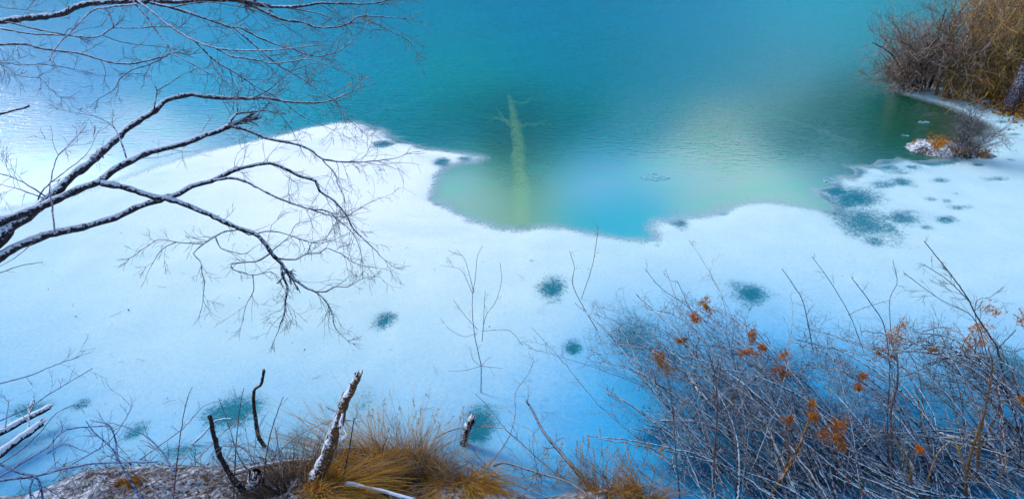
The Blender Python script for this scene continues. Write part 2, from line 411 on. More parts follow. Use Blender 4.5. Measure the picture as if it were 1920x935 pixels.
def lin(c, far):
    c = np.asarray(c, float)
    m = c.mean(); c = np.clip(m + (c - m) * (1.12 if far else 1.0), 0, 255) / 255
    v = np.where(c <= 0.04045, c / 12.92, ((c + 0.055) / 1.055) ** 2.4)
    return v * (np.array([.25, 1.5, 1.06]) if far else np.array([.98, 1.12, 1.06]))

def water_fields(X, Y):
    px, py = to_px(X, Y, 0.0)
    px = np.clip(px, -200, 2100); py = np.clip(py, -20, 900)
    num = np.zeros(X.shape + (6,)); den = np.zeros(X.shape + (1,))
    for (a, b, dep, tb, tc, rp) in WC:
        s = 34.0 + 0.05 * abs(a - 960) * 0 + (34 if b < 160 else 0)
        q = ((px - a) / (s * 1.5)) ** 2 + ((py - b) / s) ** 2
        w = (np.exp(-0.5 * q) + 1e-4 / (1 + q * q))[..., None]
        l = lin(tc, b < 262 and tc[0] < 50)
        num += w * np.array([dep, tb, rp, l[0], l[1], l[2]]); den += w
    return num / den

xs = axis((-700, -60, 40), (-60, -16, 2), (-16, 18, 0.14), (18, 60, 1.5), (60, 700, 40))
ys = axis((-6, 3, 0.6), (3, 20, 0.12), (20, 36, 0.35), (36, 70, 2), (70, 900, 40))
X, Y = np.meshgrid(xs, ys)
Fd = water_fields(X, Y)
top = np.stack([X, Y, np.zeros_like(X)], -1).reshape(-1, 3)
nx, ny = len(xs), len(ys)
fT = grid_faces(nx, ny)
# close the body of water: walls and floor
b0 = len(top)
ring = np.concatenate([np.arange(nx), np.arange(1, ny) * nx + nx - 1, (ny - 1) * nx + np.arange(nx - 2, -1, -1), np.arange(ny - 2, 0, -1) * nx])
low = top[ring].copy(); low[:, 2] = -14.0
cen = np.array([[0, 400, -14.0]])
vb = np.vstack([top, low, cen])
k = len(ring); i = np.arange(k); j = (i + 1) % k
fW = np.stack([ring[j], ring[i], b0 + i, b0 + j], -1)
water = mesh_obj('water', vb, np.vstack([fT, fW]), mat_water(), smooth=True)
bmf = np.stack([b0 + j, b0 + i, np.full(k, b0 + k)], -1)
import bmesh
bm = bmesh.new(); bm.from_mesh(water.data); bm.verts.ensure_lookup_table()
bm.faces.new([bm.verts[q] for q in (b0 + i)[::-1]])
bmesh.ops.delete(bm, geom=[bm.verts[b0 + k]], context='VERTS')
bm.to_mesh(water.data); bm.free()
nv = len(water.data.vertices)
tint_refl = np.zeros((nv, 3)); tint_refl[:len(top)] = Fd[..., 3:].reshape(-1, 3)
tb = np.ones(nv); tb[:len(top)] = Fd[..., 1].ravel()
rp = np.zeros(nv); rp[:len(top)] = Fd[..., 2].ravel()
attr_col(water, 'tint_refl', tint_refl); attr(water, 'opacity', tb); attr(water, 'ripple', rp)
tag(water, 'teal lake water, rippled far out and milky near the ice, with glare and reflections in its colour', 'water', kind='structure')

xs = axis((-700, -60, 60), (-60, -16, 4), (-16, 18, 0.3), (18, 60, 3), (60, 700, 60))
ys = axis((-6, 3, 0.8), (3, 20, 0.25), (20, 36, 0.7), (36, 70, 4), (70, 900, 60))
X, Y = np.meshgrid(xs, ys)
Fb = water_fields(X, Y)
Z = -Fb[..., 0] - 0.05 + 0.08 * vnoise(X, Y, 0.8, 11) * np.minimum(Fb[..., 0], 1)
bed = mesh_obj('lake_bed', np.stack([X, Y, Z], -1).reshape(-1, 3), grid_faces(len(xs), len(ys)), mat_bed())
tag(bed, 'pale silty lake bed seen through the water', 'lake bed', kind='structure')

# ------------------------------------------------------------------ banks
def land_height(X, Y):
    s = sdf(X, Y, LAND)
    near = sstep(14.0, 7.0, np.hypot(X, Y))              # steep bank below the viewer
    hn = np.where(s < 0, 0.55 * s, 0.14 * sstep(0, .25, s) + 0.36 * s + 0.10 * np.minimum(s, 3.6) ** 2)
    hf = np.where(s < 0, 0.5 * s, 0.22 * sstep(0, .5, s) + 0.20 * s)
    h = near * hn + (1 - near) * hf
    back = sstep(1.0, -12.0, Y)                          # the hillside carries on behind
    h = np.minimum(h, 2.75 + 0.35 * np.maximum(-Y, 0) + 1.2 * (1 - back) * 0 + 0.12 * np.maximum(np.abs(X) - 4, 0))
    amp = sstep(0, .5, s)
    h += amp * (0.04 * vnoise(X, Y, 1.6, 21) + 0.05 * vnoise(X, Y, 4.5, 22) + 0.03 * vnoise(X, Y, 11.0, 23))
    return np.maximum(h, -1.5), s

xs = axis((-60, -8, 1.0), (-8, 8, 0.05), (8, 26, 0.2), (26, 90, 2))
ys = axis((-60, -4, 1.5), (-4, 1.6, 0.25), (1.6, 5.2, 0.04), (5.2, 30, 0.25), (30, 60, 1.5))
X, Y = np.meshgrid(xs, ys)
Zl, s = land_height(X, Y)
verts = np.stack([X, Y, Zl], -1).reshape(-1, 3)
faces = grid_faces(len(xs), len(ys))
fk = (s.ravel() > -0.6)[faces].any(1)
faces = faces[fk]
used = np.unique(faces); remap = np.full(len(verts), -1); remap[used] = np.arange(len(used))
bank = mesh_obj('bank', verts[used], remap[faces], mat_ground())
px, py = to_px(X, Y, Zl)
snowy = 0.62 - 0.35 * np.exp(-(((px - 700) / 130) ** 2 + ((py - 880) / 60) ** 2)) + 0.1 * vnoise(X, Y, 0.9, 24) - 0.25 * sstep(14, 9, np.hypot(X - 14, Y - 13))
attr(bank, 'snowy', snowy.ravel()[used])
tag(bank, 'snow dusted earth bank with leaf litter', 'bank', kind='structure')

_gx = axis((-12, 26, 0.06)); _gy = axis((-3, 30, 0.06))
_GH = land_height(*np.meshgrid(_gx, _gy))[0]
def heights(x, y):
    """bank height by bilinear look-up"""
    fx = np.clip((np.asarray(x, float) - _gx[0]) / (_gx[1] - _gx[0]), 0, len(_gx) - 1.001)
    fy = np.clip((np.asarray(y, float) - _gy[0]) / (_gy[1] - _gy[0]), 0, len(_gy) - 1.001)
    i = fx.astype(int); j = fy.astype(int); u = fx - i; v = fy - j
    h = (_GH[j, i] * (1 - u) + _GH[j, i + 1] * u) * (1 - v) + (_GH[j + 1, i] * (1 - u) + _GH[j + 1, i + 1] * u) * v
    return np.maximum(h, 0.035)
def ground_z(x, y):
    return float(heights(np.array(x), np.array(y)))

# ------------------------------------------------------------------ mountain on the far shore (seen mirrored in the water)
SKYL = [(-300, 165), (0, 180), (150, 200), (300, 230), (450, 258), (600, 285), (750, 310), (900, 318), (1000, 315), (1080, 290), (1180, 215), (1300, 120), (1400, 80), (1500, 55), (1650, 30), (1900, 60), (2200, 90)]
azs = []; els = []
for a, b in SKYL:
    d = FWD + RGT * ((a - 960) / FPX) + UPV * ((467.5 - b) / FPX)
    azs.append(math.atan2(d[0], d[1])); els.append(math.atan2(-d[2], math.hypot(d[0], d[1])))
A = np.linspace(math.radians(-80), math.radians(80), 300)
R = np.linspace(0, 1, 70)
EL = np.interp(A, azs, els)
AA, RR = np.meshgrid(A, R)
dist = 170 + 560 * RR
hh = np.tan(np.interp(AA, azs, els)) * 600 * np.where(RR < 0.77, (RR / 0.77) ** 1.15, 1 - 0.6 * (RR - 0.77) / 0.23)
XX = np.sin(AA) * dist; YY = np.cos(AA) * dist
hh = hh * (1 + 0.05 * vnoise(XX, YY, 0.02, 31) + 0.03 * vnoise(XX, YY, 0.09, 32)) - 2
hills = mesh_obj('hills', np.stack([XX, YY, hh], -1).reshape(-1, 3), grid_faces(len(A), len(R)), mat_hills())
tag(hills, 'dark wooded mountain across the lake, mirrored in the water', 'mountain', kind='structure')

# ================================================================== vegetation helpers
class Tubes:
    """collects tapering tubes and builds them as one mesh"""
    def __init__(self):
        self.v = []; self.f = []; self.c = []; self.n = 0
    def add(self, pts, rad, sides=4, col=(0.1, 0.08, 0.08)):
        pts = np.asarray(pts, float)
        n = len(pts)
        if n < 2: return
        rad = np.broadcast_to(np.asarray(rad, float), (n,))
        t = np.empty_like(pts)
        t[1:-1] = pts[2:] - pts[:-2]; t[0] = pts[1] - pts[0]; t[-1] = pts[-1] - pts[-2]
        t /= np.linalg.norm(t, axis=1, keepdims=True) + 1e-9
        a = t.mean(0)
        ref = np.array([0.0, 0, 1]) if abs(a[2]) < 0.8 * np.linalg.norm(a) else np.array([1.0, 0, 0])
        u = np.cross(t, ref); u /= np.linalg.norm(u, axis=1, keepdims=True) + 1e-9
        w = np.cross(u, t)
        ang = np.arange(sides) * (2 * math.pi / sides) + 0.4
        ring = (u[:, None, :] * np.cos(ang)[None, :, None] + w[:, None, :] * np.sin(ang)[None, :, None]) * rad[:, None, None] + pts[:, None, :]
        self.v.append(ring.reshape(-1, 3))
        i = np.arange(n - 1)[:, None] * sides + np.arange(sides)[None, :]
        j = np.arange(n - 1)[:, None] * sides + (np.arange(sides)[None, :] + 1) % sides
        self.f.append(np.stack([i, j, j + sides, i + sides], -1).reshape(-1, 4) + self.n)
        self.c.append(np.broadcast_to(np.asarray(col, float), (n * sides, 3)))
        self.n += n * sides
    def flakes(self, cen, size, col):
        """little tilted leaf diamonds"""
        cen = np.asarray(cen, float); m = len(cen)
        if not m: return
        a = RNG.normal(size=(m, 3)); a /= np.linalg.norm(a, axis=1, keepdims=True)
        b = np.cross(a, RNG.normal(size=(m, 3))); b /= np.linalg.norm(b, axis=1, keepdims=True) + 1e-9
        s = np.asarray(size) * RNG.uniform(0.6, 1.3, (m, 1))
        q = np.stack([cen - a * s, cen + b * s * 0.5, cen + a * s, cen - b * s * 0.5], 1)
        self.v.append(q.reshape(-1, 3))
        self.f.append(np.arange(4 * m).reshape(m, 4) + self.n)
        col = np.broadcast_to(np.asarray(col, float), (m, 3))
        self.c.append(np.repeat(col, 4, 0))
        self.n += 4 * m
    def build(self, name, mat, parent=None, kind=None, label=None):
        o = mesh_obj(name, np.vstack(self.v), np.vstack(self.f), mat)
        attr_col(o, 'tone', np.vstack(self.c))
        if parent is not None:
            o.parent = parent
            o.matrix_parent_inverse = Matrix.Translation(-Vector(parent.location))
        tag(o, label=label, kind=kind)
        return o

def spline(pts, step=0.06, wig=0.0, rng=RNG):
    """Catmull-Rom through the points, resampled, with a little wander"""
    p = np.asarray(pts, float)
    if len(p) == 2:
        p = np.vstack([p[0], (p[0] + p[1]) / 2, p[1]])
    e = np.vstack([2 * p[0] - p[1], p, 2 * p[-1] - p[-2]])
    out = []
    for i in range(1, len(e) - 2):
        a, b, c, d = e[i - 1], e[i], e[i + 1], e[i + 2]
        k = max(2, int(np.linalg.norm(c - b) / step))
        t = (np.arange(k) / k)[:, None]
        out.append(0.5 * (2 * b + (c - a) * t + (2 * a - 5 * b + 4 * c - d) * t ** 2 + (3 * b - a - 3 * c + d) * t ** 3))
    out = np.vstack(out + [p[-1:]])
    if wig:
        n = rng.normal(size=out.shape) * wig
        n[0] = 0
        out = out + n
    return out

def taper(n, a, b, power=1.0):
    t = np.linspace(0, 1, n) ** power
    return a + (b - a) * t

def unit(v):
    v = np.asarray(v, float)
    return v / (np.linalg.norm(v) + 1e-9)

def rotdir(d, ang, rng):
    """turn a direction by an angle about a random axis"""
    d = unit(d)
    r = unit(np.cross(d, rng.normal(size=3)))
    return unit(d * math.cos(ang) + r * math.sin(ang))

def twig(T, start, d, length, rad, level, col, rng, kink=0.22, fork=(0.35, 0.85), grav=0.0, minlen=0.04, kids=(2, 4), sides=3, flat=None, ratio=(0.4, 0.68), jitc=0.25):
    n = max(3, int(length / 0.05)); n = min(n, 9)
    pts = [np.asarray(start, float)]
    d = unit(d)
    for i in range(n):
        d = unit(d + rng.normal(size=3) * kink + np.array([0, 0, -grav]))
        if flat is not None:
            d = unit(d - flat * (d @ flat) * 0.35)
        pts.append(pts[-1] + d * (length / n))
    pts = np.array(pts)
    c = np.asarray(col) * rng.uniform(1 - jitc, 1 + jitc)
    T.add(pts, taper(len(pts), rad, max(rad * 0.45, 0.0011)), sides, c)
    if level > 0:
        for _ in range(rng.integers(kids[0], kids[1] + 1)):
            k = int(rng.uniform(0.25, 1.0) * n)
            k = min(max(k, 1), n)
            dd = rotdir(pts[k] - pts[k - 1], rng.uniform(*fork), rng)
            L = length * rng.uniform(*ratio)
            if L > minlen:
                twig(T, pts[k], dd, L, max(rad * 0.62, 0.0012), level - 1, col, rng, kink, fork, grav, minlen, kids, sides, flat, ratio, jitc)
    return pts

# ------------------------------------------------------------------ plant materials
def mat_bark(name, snow=0.5, lichen=True, thr=0.25, rough=0.85, snowcol=(0.80, 0.87, 0.97)):
    """colour from the stem's own tone, patches of lichen, snow lying on the upper side"""
    g = N(name)
    geo = g.n('ShaderNodeNewGeometry')
    pos = geo.outputs['Position']
    tone = g.at('tone').outputs['Color']
    n1 = g.noise(pos, 45.0, 3.0, 0.7)
    n2 = g.noise(pos, 14.0, 3.0, 0.6)
    dark = g.n('ShaderNodeVectorMath', {0: tone, 1: (0.35, 0.33, 0.36)}, operation='MULTIPLY').outputs[0]
    col = g.mix(g.ramp(n1, 0.38, 0.62), dark, tone)
    if lichen:
        col = g.mix(g.math('MULTIPLY', g.ramp(n1, 0.60, 0.70), 0.75), col, (0.36, 0.42, 0.48))
        col = g.mix(g.math('MULTIPLY', g.ramp(n2, 0.72, 0.78), 0.8), col, (0.45, 0.28, 0.03))
    nz = g.n('ShaderNodeSeparateXYZ', {0: geo.outputs['Normal']}).outputs[2]
    s = g.math('ADD', nz, g.math('MULTIPLY', g.math('SUBTRACT', n1, 0.5), 2.6))
    s = g.math('ADD', s, g.math('MULTIPLY', g.math('SUBTRACT', n2, 0.5), 1.2))
    f = g.math('MULTIPLY', g.ramp(s, 1 - thr * 2.2, 1.25 - thr * 2.2), snow)
    col = g.mix(f, col, snowcol)
    bs = g.n('ShaderNodeBsdfPrincipled', {'Base Color': col, 'Roughness': rough, 'Specular IOR Level': 0.2, 'Normal': g.bump(n1, 0.8, 0.012)}).outputs[0]
    return g.done(bs)

def mat_stem(name, trans=0.0):
    g = N(name)
    tone = g.at('tone').outputs['Color']
    n1 = g.noise(g.pos(), 30.0, 2.0, 0.6)
    v = g.n('ShaderNodeVectorMath', {0: tone, 1: (0.6, 0.58, 0.56)}, operation='MULTIPLY').outputs[0]
    col = g.mix(n1, v, tone)
    bs = g.n('ShaderNodeBsdfPrincipled', {'Base Color': col, 'Roughness': 0.7, 'Specular IOR Level': 0.2}).outputs[0]
    if trans:
        tl = g.n('ShaderNodeBsdfTranslucent', {'Color': col}).outputs[0]
        bs = g.mixs(trans, bs, tl)
    return g.done(bs)

def mat_snow():
    g = N('snow_cap')
    n1 = g.noise(g.pos(), 40.0, 3.0, 0.7)
    bs = g.n('ShaderNodeBsdfPrincipled', {'Base Color': (0.80, 0.89, 0.97, 1), 'Roughness': 0.8, 'Specular IOR Level': 0.1, 'Normal': g.bump(n1, 0.6, 0.012)}).outputs[0]
    return g.done(bs)

BARK = mat_bark('frosted_bark', 0.68, True, 0.28)
TWIG = mat_bark('frosted_twig', 0.35, False, 0.28)
STEM = mat_bark('snowy_stem', 0.75, False, 0.21, snowcol=(0.50, 0.74, 0.90))
BTWIG = mat_bark('brush_twig', 0.62, False, 0.24, snowcol=(0.46, 0.70, 0.88))
DRY = mat_stem('dry_stem')
LEAF = mat_stem('dry_leaf', 0.5)
SNOW = mat_snow()
LOGM = mat_bark('snowy_log', 0.9, False, 0.36)

DARK = (0.045, 0.035, 0.045)
TWC = (0.10, 0.075, 0.095)
LILAC = (0.34, 0.30, 0.42)

def traced(pts, d0, d1, wig=0.0):
    """branch centre line: photograph points, with distance running from d0 to d1"""
    n = len(pts)
    acc = np.concatenate([[0], np.cumsum([math.hypot(pts[i + 1][0] - pts[i][0], pts[i + 1][1] - pts[i][1]) for i in range(n - 1)])])
    acc /= acc[-1]
    return np.array([D(p[0], p[1], d0 + (d1 - d0) * a) for p, a in zip(pts, acc)])

def wpx(w, depth):
    return 0.5 * w * depth / FPX

def limb_tree(name, label, cat, base, trunk, limbs, seed, twcol=TWC):
    """a tree with traced limbs: every limb is a branch part, its twigs a sub-part"""
    rng = np.random.default_rng(seed)
    root = empty(name, base)
    tag(root, label, cat)
    T = Tubes()
    tp = spline(trunk[0], 0.08, 0.004, rng)
    T.add(tp, taper(len(tp), trunk[1], trunk[2]), 12, DARK)
    T.build('trunk', BARK, root)
    for L in limbs:
        pts3 = traced(L['p'], L['d'][0], L['d'][1])
        c = spline(pts3, 0.035, 0.0016, rng)
        w0, w1 = L['w']
        r = taper(len(c), wpx(w0, L['d'][0]), max(wpx(w1, L['d'][1]), 0.0012), L.get('pw', 0.8))
        r = r * (1 + 0.10 * rng.normal(size=len(c)))
        T = Tubes()
        T.add(c, r, 8 if w0 > 5 else 5, L.get('c', DARK if w0 > 3.2 else twcol))
        if w0 > 5:                      # knobs and broken stubs
            for _ in range(int(len(c) / 14)):
                k = rng.integers(2, len(c) - 2)
                twig(T, c[k], rotdir(c[k + 1] - c[k], rng.uniform(0.8, 1.4), rng), rng.uniform(0.015, 0.05), r[k] * 0.45, 0, DARK, rng)
        b = T.build('branch', BARK if w0 > 3.2 else TWIG, root)
        m = L.get('t', 0)
        if m:
            T = Tubes()
            s0, s1 = L.get('r', (0.25, 1.0))
            for q in range(max(1, int(m * 0.55))):
                k = int((s0 + (s1 - s0) * rng.random() ** 0.8) * (len(c) - 2))
                k = min(max(k, 1), len(c) - 2)
                dd = rotdir(c[k + 1] - c[k - 1], rng.uniform(0.35, 1.05), rng)
                dd = unit(dd - FWD * (dd @ FWD) * 0.45)
                lv = L.get('lv', 2)
                twig(T, c[k], dd, L.get('tl', 0.35) * rng.uniform(0.5, 1.25), min(0.0028, max(r[k] * 0.55, 0.0015)), lv, twcol, rng, kink=0.24, fork=(0.5, 1.15), grav=L.get('g', 0.02), kids=(1, 3), flat=FWD)
            dd = c[-1] - c[-4]
            twig(T, c[-1], dd, L.get('tl', 0.35) * 0.9, max(r[-1], 0.0014), 2, twcol, rng, kink=0.16, flat=FWD)
            tw = T.build('twigs', TWIG, None, kind='stuff')
            tw.parent = b
    return root

# ================================================================== trees leaning in from the left
M_BASE = (-5.0, 3.1)
mz = ground_z(*M_BASE)
mtrunk = [np.array([M_BASE[0], M_BASE[1], mz - 0.15]), np.array([-4.92, 3.2, mz + 0.5]), D(-150, 640, 4.05), D(-90, 560, 4.15), D(-45, 505, 4.2)]
MID = [
    dict(p=[(-75, 540), (-55, 470), (-30, 432), (0, 414), (32, 404), (80, 385), (128, 364), (160, 349), (186, 340), (205, 324), (231, 308), (273, 288), (305, 279), (353, 266), (385, 252), (401, 249), (430, 236)], d=(4.15, 4.75), w=(22, 8.5), t=10, tl=.26, r=(.4, 1)),
    dict(p=[(-45, 505), (0, 449), (19, 426), (58, 400), (87, 375), (106, 359), (135, 330), (173, 301), (218, 260), (244, 237), (289, 208), (305, 192), (324, 184), (359, 177), (385, 181), (433, 184), (480, 184), (496, 183), (544, 191), (599, 192), (631, 184), (650, 175)], d=(4.2, 5.3), w=(24, 2), t=34, tl=.34, r=(.62, 1)),
    dict(p=[(-95, 570), (-50, 520), (0, 481), (32, 462), (71, 446), (103, 436), (144, 428), (180, 418), (225, 404), (257, 388), (289, 378), (308, 370), (334, 364), (359, 349), (395, 340), (411, 332), (449, 316), (480, 309), (506, 306), (528, 313), (560, 329), (592, 340), (599, 358), (625, 375), (650, 404), (660, 425), (682, 448), (708, 473)], d=(4.1, 5.5), w=(22, 1.6), pw=.85, t=42, tl=.34, r=(.5, 1)),
    dict(p=[(430, 236), (464, 244), (503, 260), (535, 266), (567, 274), (586, 284), (605, 298), (657, 304), (700, 302), (735, 298)], d=(4.75, 5.2), w=(7, 1.6), t=30, tl=.30, r=(.2, 1)),
    dict(p=[(430, 236), (433, 225), (444, 213), (465, 211)], d=(4.75, 4.8), w=(6, 3.5), t=4, tl=.25),
    dict(p=[(444, 213), (446, 200), (440, 185), (452, 168)], d=(4.78, 4.82), w=(3.5, 1.4), t=5, tl=.2),
    dict(p=[(189, 343), (225, 349), (263, 361), (289, 369), (321, 374), (353, 386), (385, 399), (417, 414), (449, 428), (477, 438), (493, 451), (506, 470), (515, 481), (528, 494)], d=(4.45, 4.95), w=(13, 7), t=8, tl=.22, r=(.5, .95)),
    dict(p=[(528, 494), (530, 518), (538, 537), (535, 566), (533, 589), (525, 608)], d=(4.95, 5.0), w=(6, 1.8), t=20, tl=.26, r=(.15, 1)),
    dict(p=[(528, 494), (541, 512), (570, 537), (592, 547), (612, 566), (621, 586), (626, 606)], d=(4.95, 5.1), w=(6, 1.6), t=18, tl=.28, r=(.2, 1)),
    dict(p=[(592, 547), (612, 546), (628, 537), (653, 537), (673, 525)], d=(5.03, 5.12), w=(3.2, 1.2), t=10, tl=.2),
    dict(p=[(446, 430), (425, 433), (404, 442), (382, 457), (362, 475), (375, 489), (379, 513), (384, 528), (382, 550)], d=(4.9, 4.8), w=(3.6, 1.2), t=14, tl=.25, r=(.15, 1)),
    dict(p=[(382, 457), (355, 456), (330, 454), (298, 449), (266, 468)], d=(4.87, 4.8), w=(2.4, 1), t=12, tl=.2),
    dict(p=[(330, 454), (312, 462), (295, 478), (279, 507)], d=(4.85, 4.8), w=(2, .9), t=6, tl=.16),
    dict(p=[(404, 444), (414, 465), (440, 473), (462, 475), (478, 462)], d=(4.88, 4.85), w=(2.4, 1), t=9, tl=.2),
    dict(p=[(506, 475), (483, 489), (458, 492), (435, 495), (438, 505), (474, 515), (509, 510), (524, 528)], d=(4.92, 4.85), w=(3.2, 1.1), t=14, tl=.22, r=(.2, 1)),
    dict(p=[(474, 515), (475, 544), (461, 573), (456, 600)], d=(4.88, 4.85), w=(2.2, .9), t=9, tl=.2),
    dict(p=[(522, 484), (554, 486), (576, 475), (599, 475), (612, 465), (644, 478), (663, 492), (689, 500), (708, 502)], d=(4.95, 5.1), w=(3.2, 1), t=22, tl=.24, r=(.2, 1)),
    dict(p=[(576, 475), (586, 454), (608, 449), (624, 425)], d=(5.0, 5.05), w=(2.2, .9), t=9, tl=.2),
    dict(p=[(510, 470), (541, 444), (554, 422), (575, 415)], d=(4.92, 4.98), w=(2.6, .9), t=10, tl=.2),
    dict(p=[(448, 428), (467, 440), (506, 433), (544, 441), (585, 455), (618, 452), (650, 440)], d=(4.9, 5.05), w=(2.8, .9), t=18, tl=.22),
    dict(p=[(400, 338), (435, 334), (464, 342), (493, 358), (535, 377), (580, 391), (612, 395), (632, 410), (650, 425), (666, 444), (676, 470)], d=(4.9, 5.3), w=(5.5, 1.2), t=26, tl=.26, r=(.25, 1)),
    dict(p=[(580, 391), (618, 404), (644, 407), (666, 396), (689, 382), (712, 372)], d=(5.1, 5.3), w=(3, .9), t=20, tl=.2, r=(.3, 1)),
    dict(p=[(605, 300), (628, 326), (634, 348), (644, 364), (647, 388)], d=(5.0, 5.1), w=(2.8, .9), t=12, tl=.2),
    dict(p=[(103, 439), (98, 388), (93, 362), (98, 324), (109, 292), (128, 274)], d=(4.1, 4.0), w=(4.2, 1.4), c=LILAC, t=8, tl=.2, r=(.5, 1)),
    dict(p=[(71, 375), (83, 353), (119, 324), (151, 300), (172, 276)], d=(4.3, 4.3), w=(3, 1), t=7, tl=.2),
    dict(p=[(85, 368), (45, 343), (20, 332), (-10, 322)], d=(4.3, 4.2), w=(3, 1.4), c=(.12, .16, .3), t=10, tl=.24),
    dict(p=[(82, 372), (40, 356), (-10, 344)], d=(4.3, 4.2), w=(2.6, 1.2), c=(.12, .16, .3), t=6, tl=.2),
    dict(p=[(237, 297), (225, 260), (209, 234), (176, 218), (135, 210)], d=(4.45, 4.4), w=(3.6, 1), c=LILAC, t=9, tl=.22, r=(.4, 1)),
    dict(p=[(289, 208), (292, 180), (295, 170), (285, 152), (273, 141), (262, 138)], d=(4.6, 4.6), w=(3.4, 1), t=7, tl=.18),
    dict(p=[(295, 170), (321, 154), (353, 135), (372, 128)], d=(4.6, 4.65), w=(2.2, .8), t=5, tl=.2),
    dict(p=[(71, 446), (35, 478), (-20, 510)], d=(4.15, 4.1), w=(1.6, 1.2), t=0),
    dict(p=[(-60, 545), (-10, 516), (42, 497), (63, 494)], d=(4.15, 4.2), w=(2.4, 1.4), t=1, tl=.08),
    dict(p=[(-70, 540), (-60, 300), (-30, 224), (0, 213), (26, 207), (55, 199)], d=(4.15, 4.2), w=(9, 4.5), t=0),
]
limb_tree('leaning_tree', 'dark frost-crusted tree leaning from the left edge over the snowy ice', 'tree', (M_BASE[0], M_BASE[1], mz), (mtrunk, 0.085, 0.05), MID, 41)

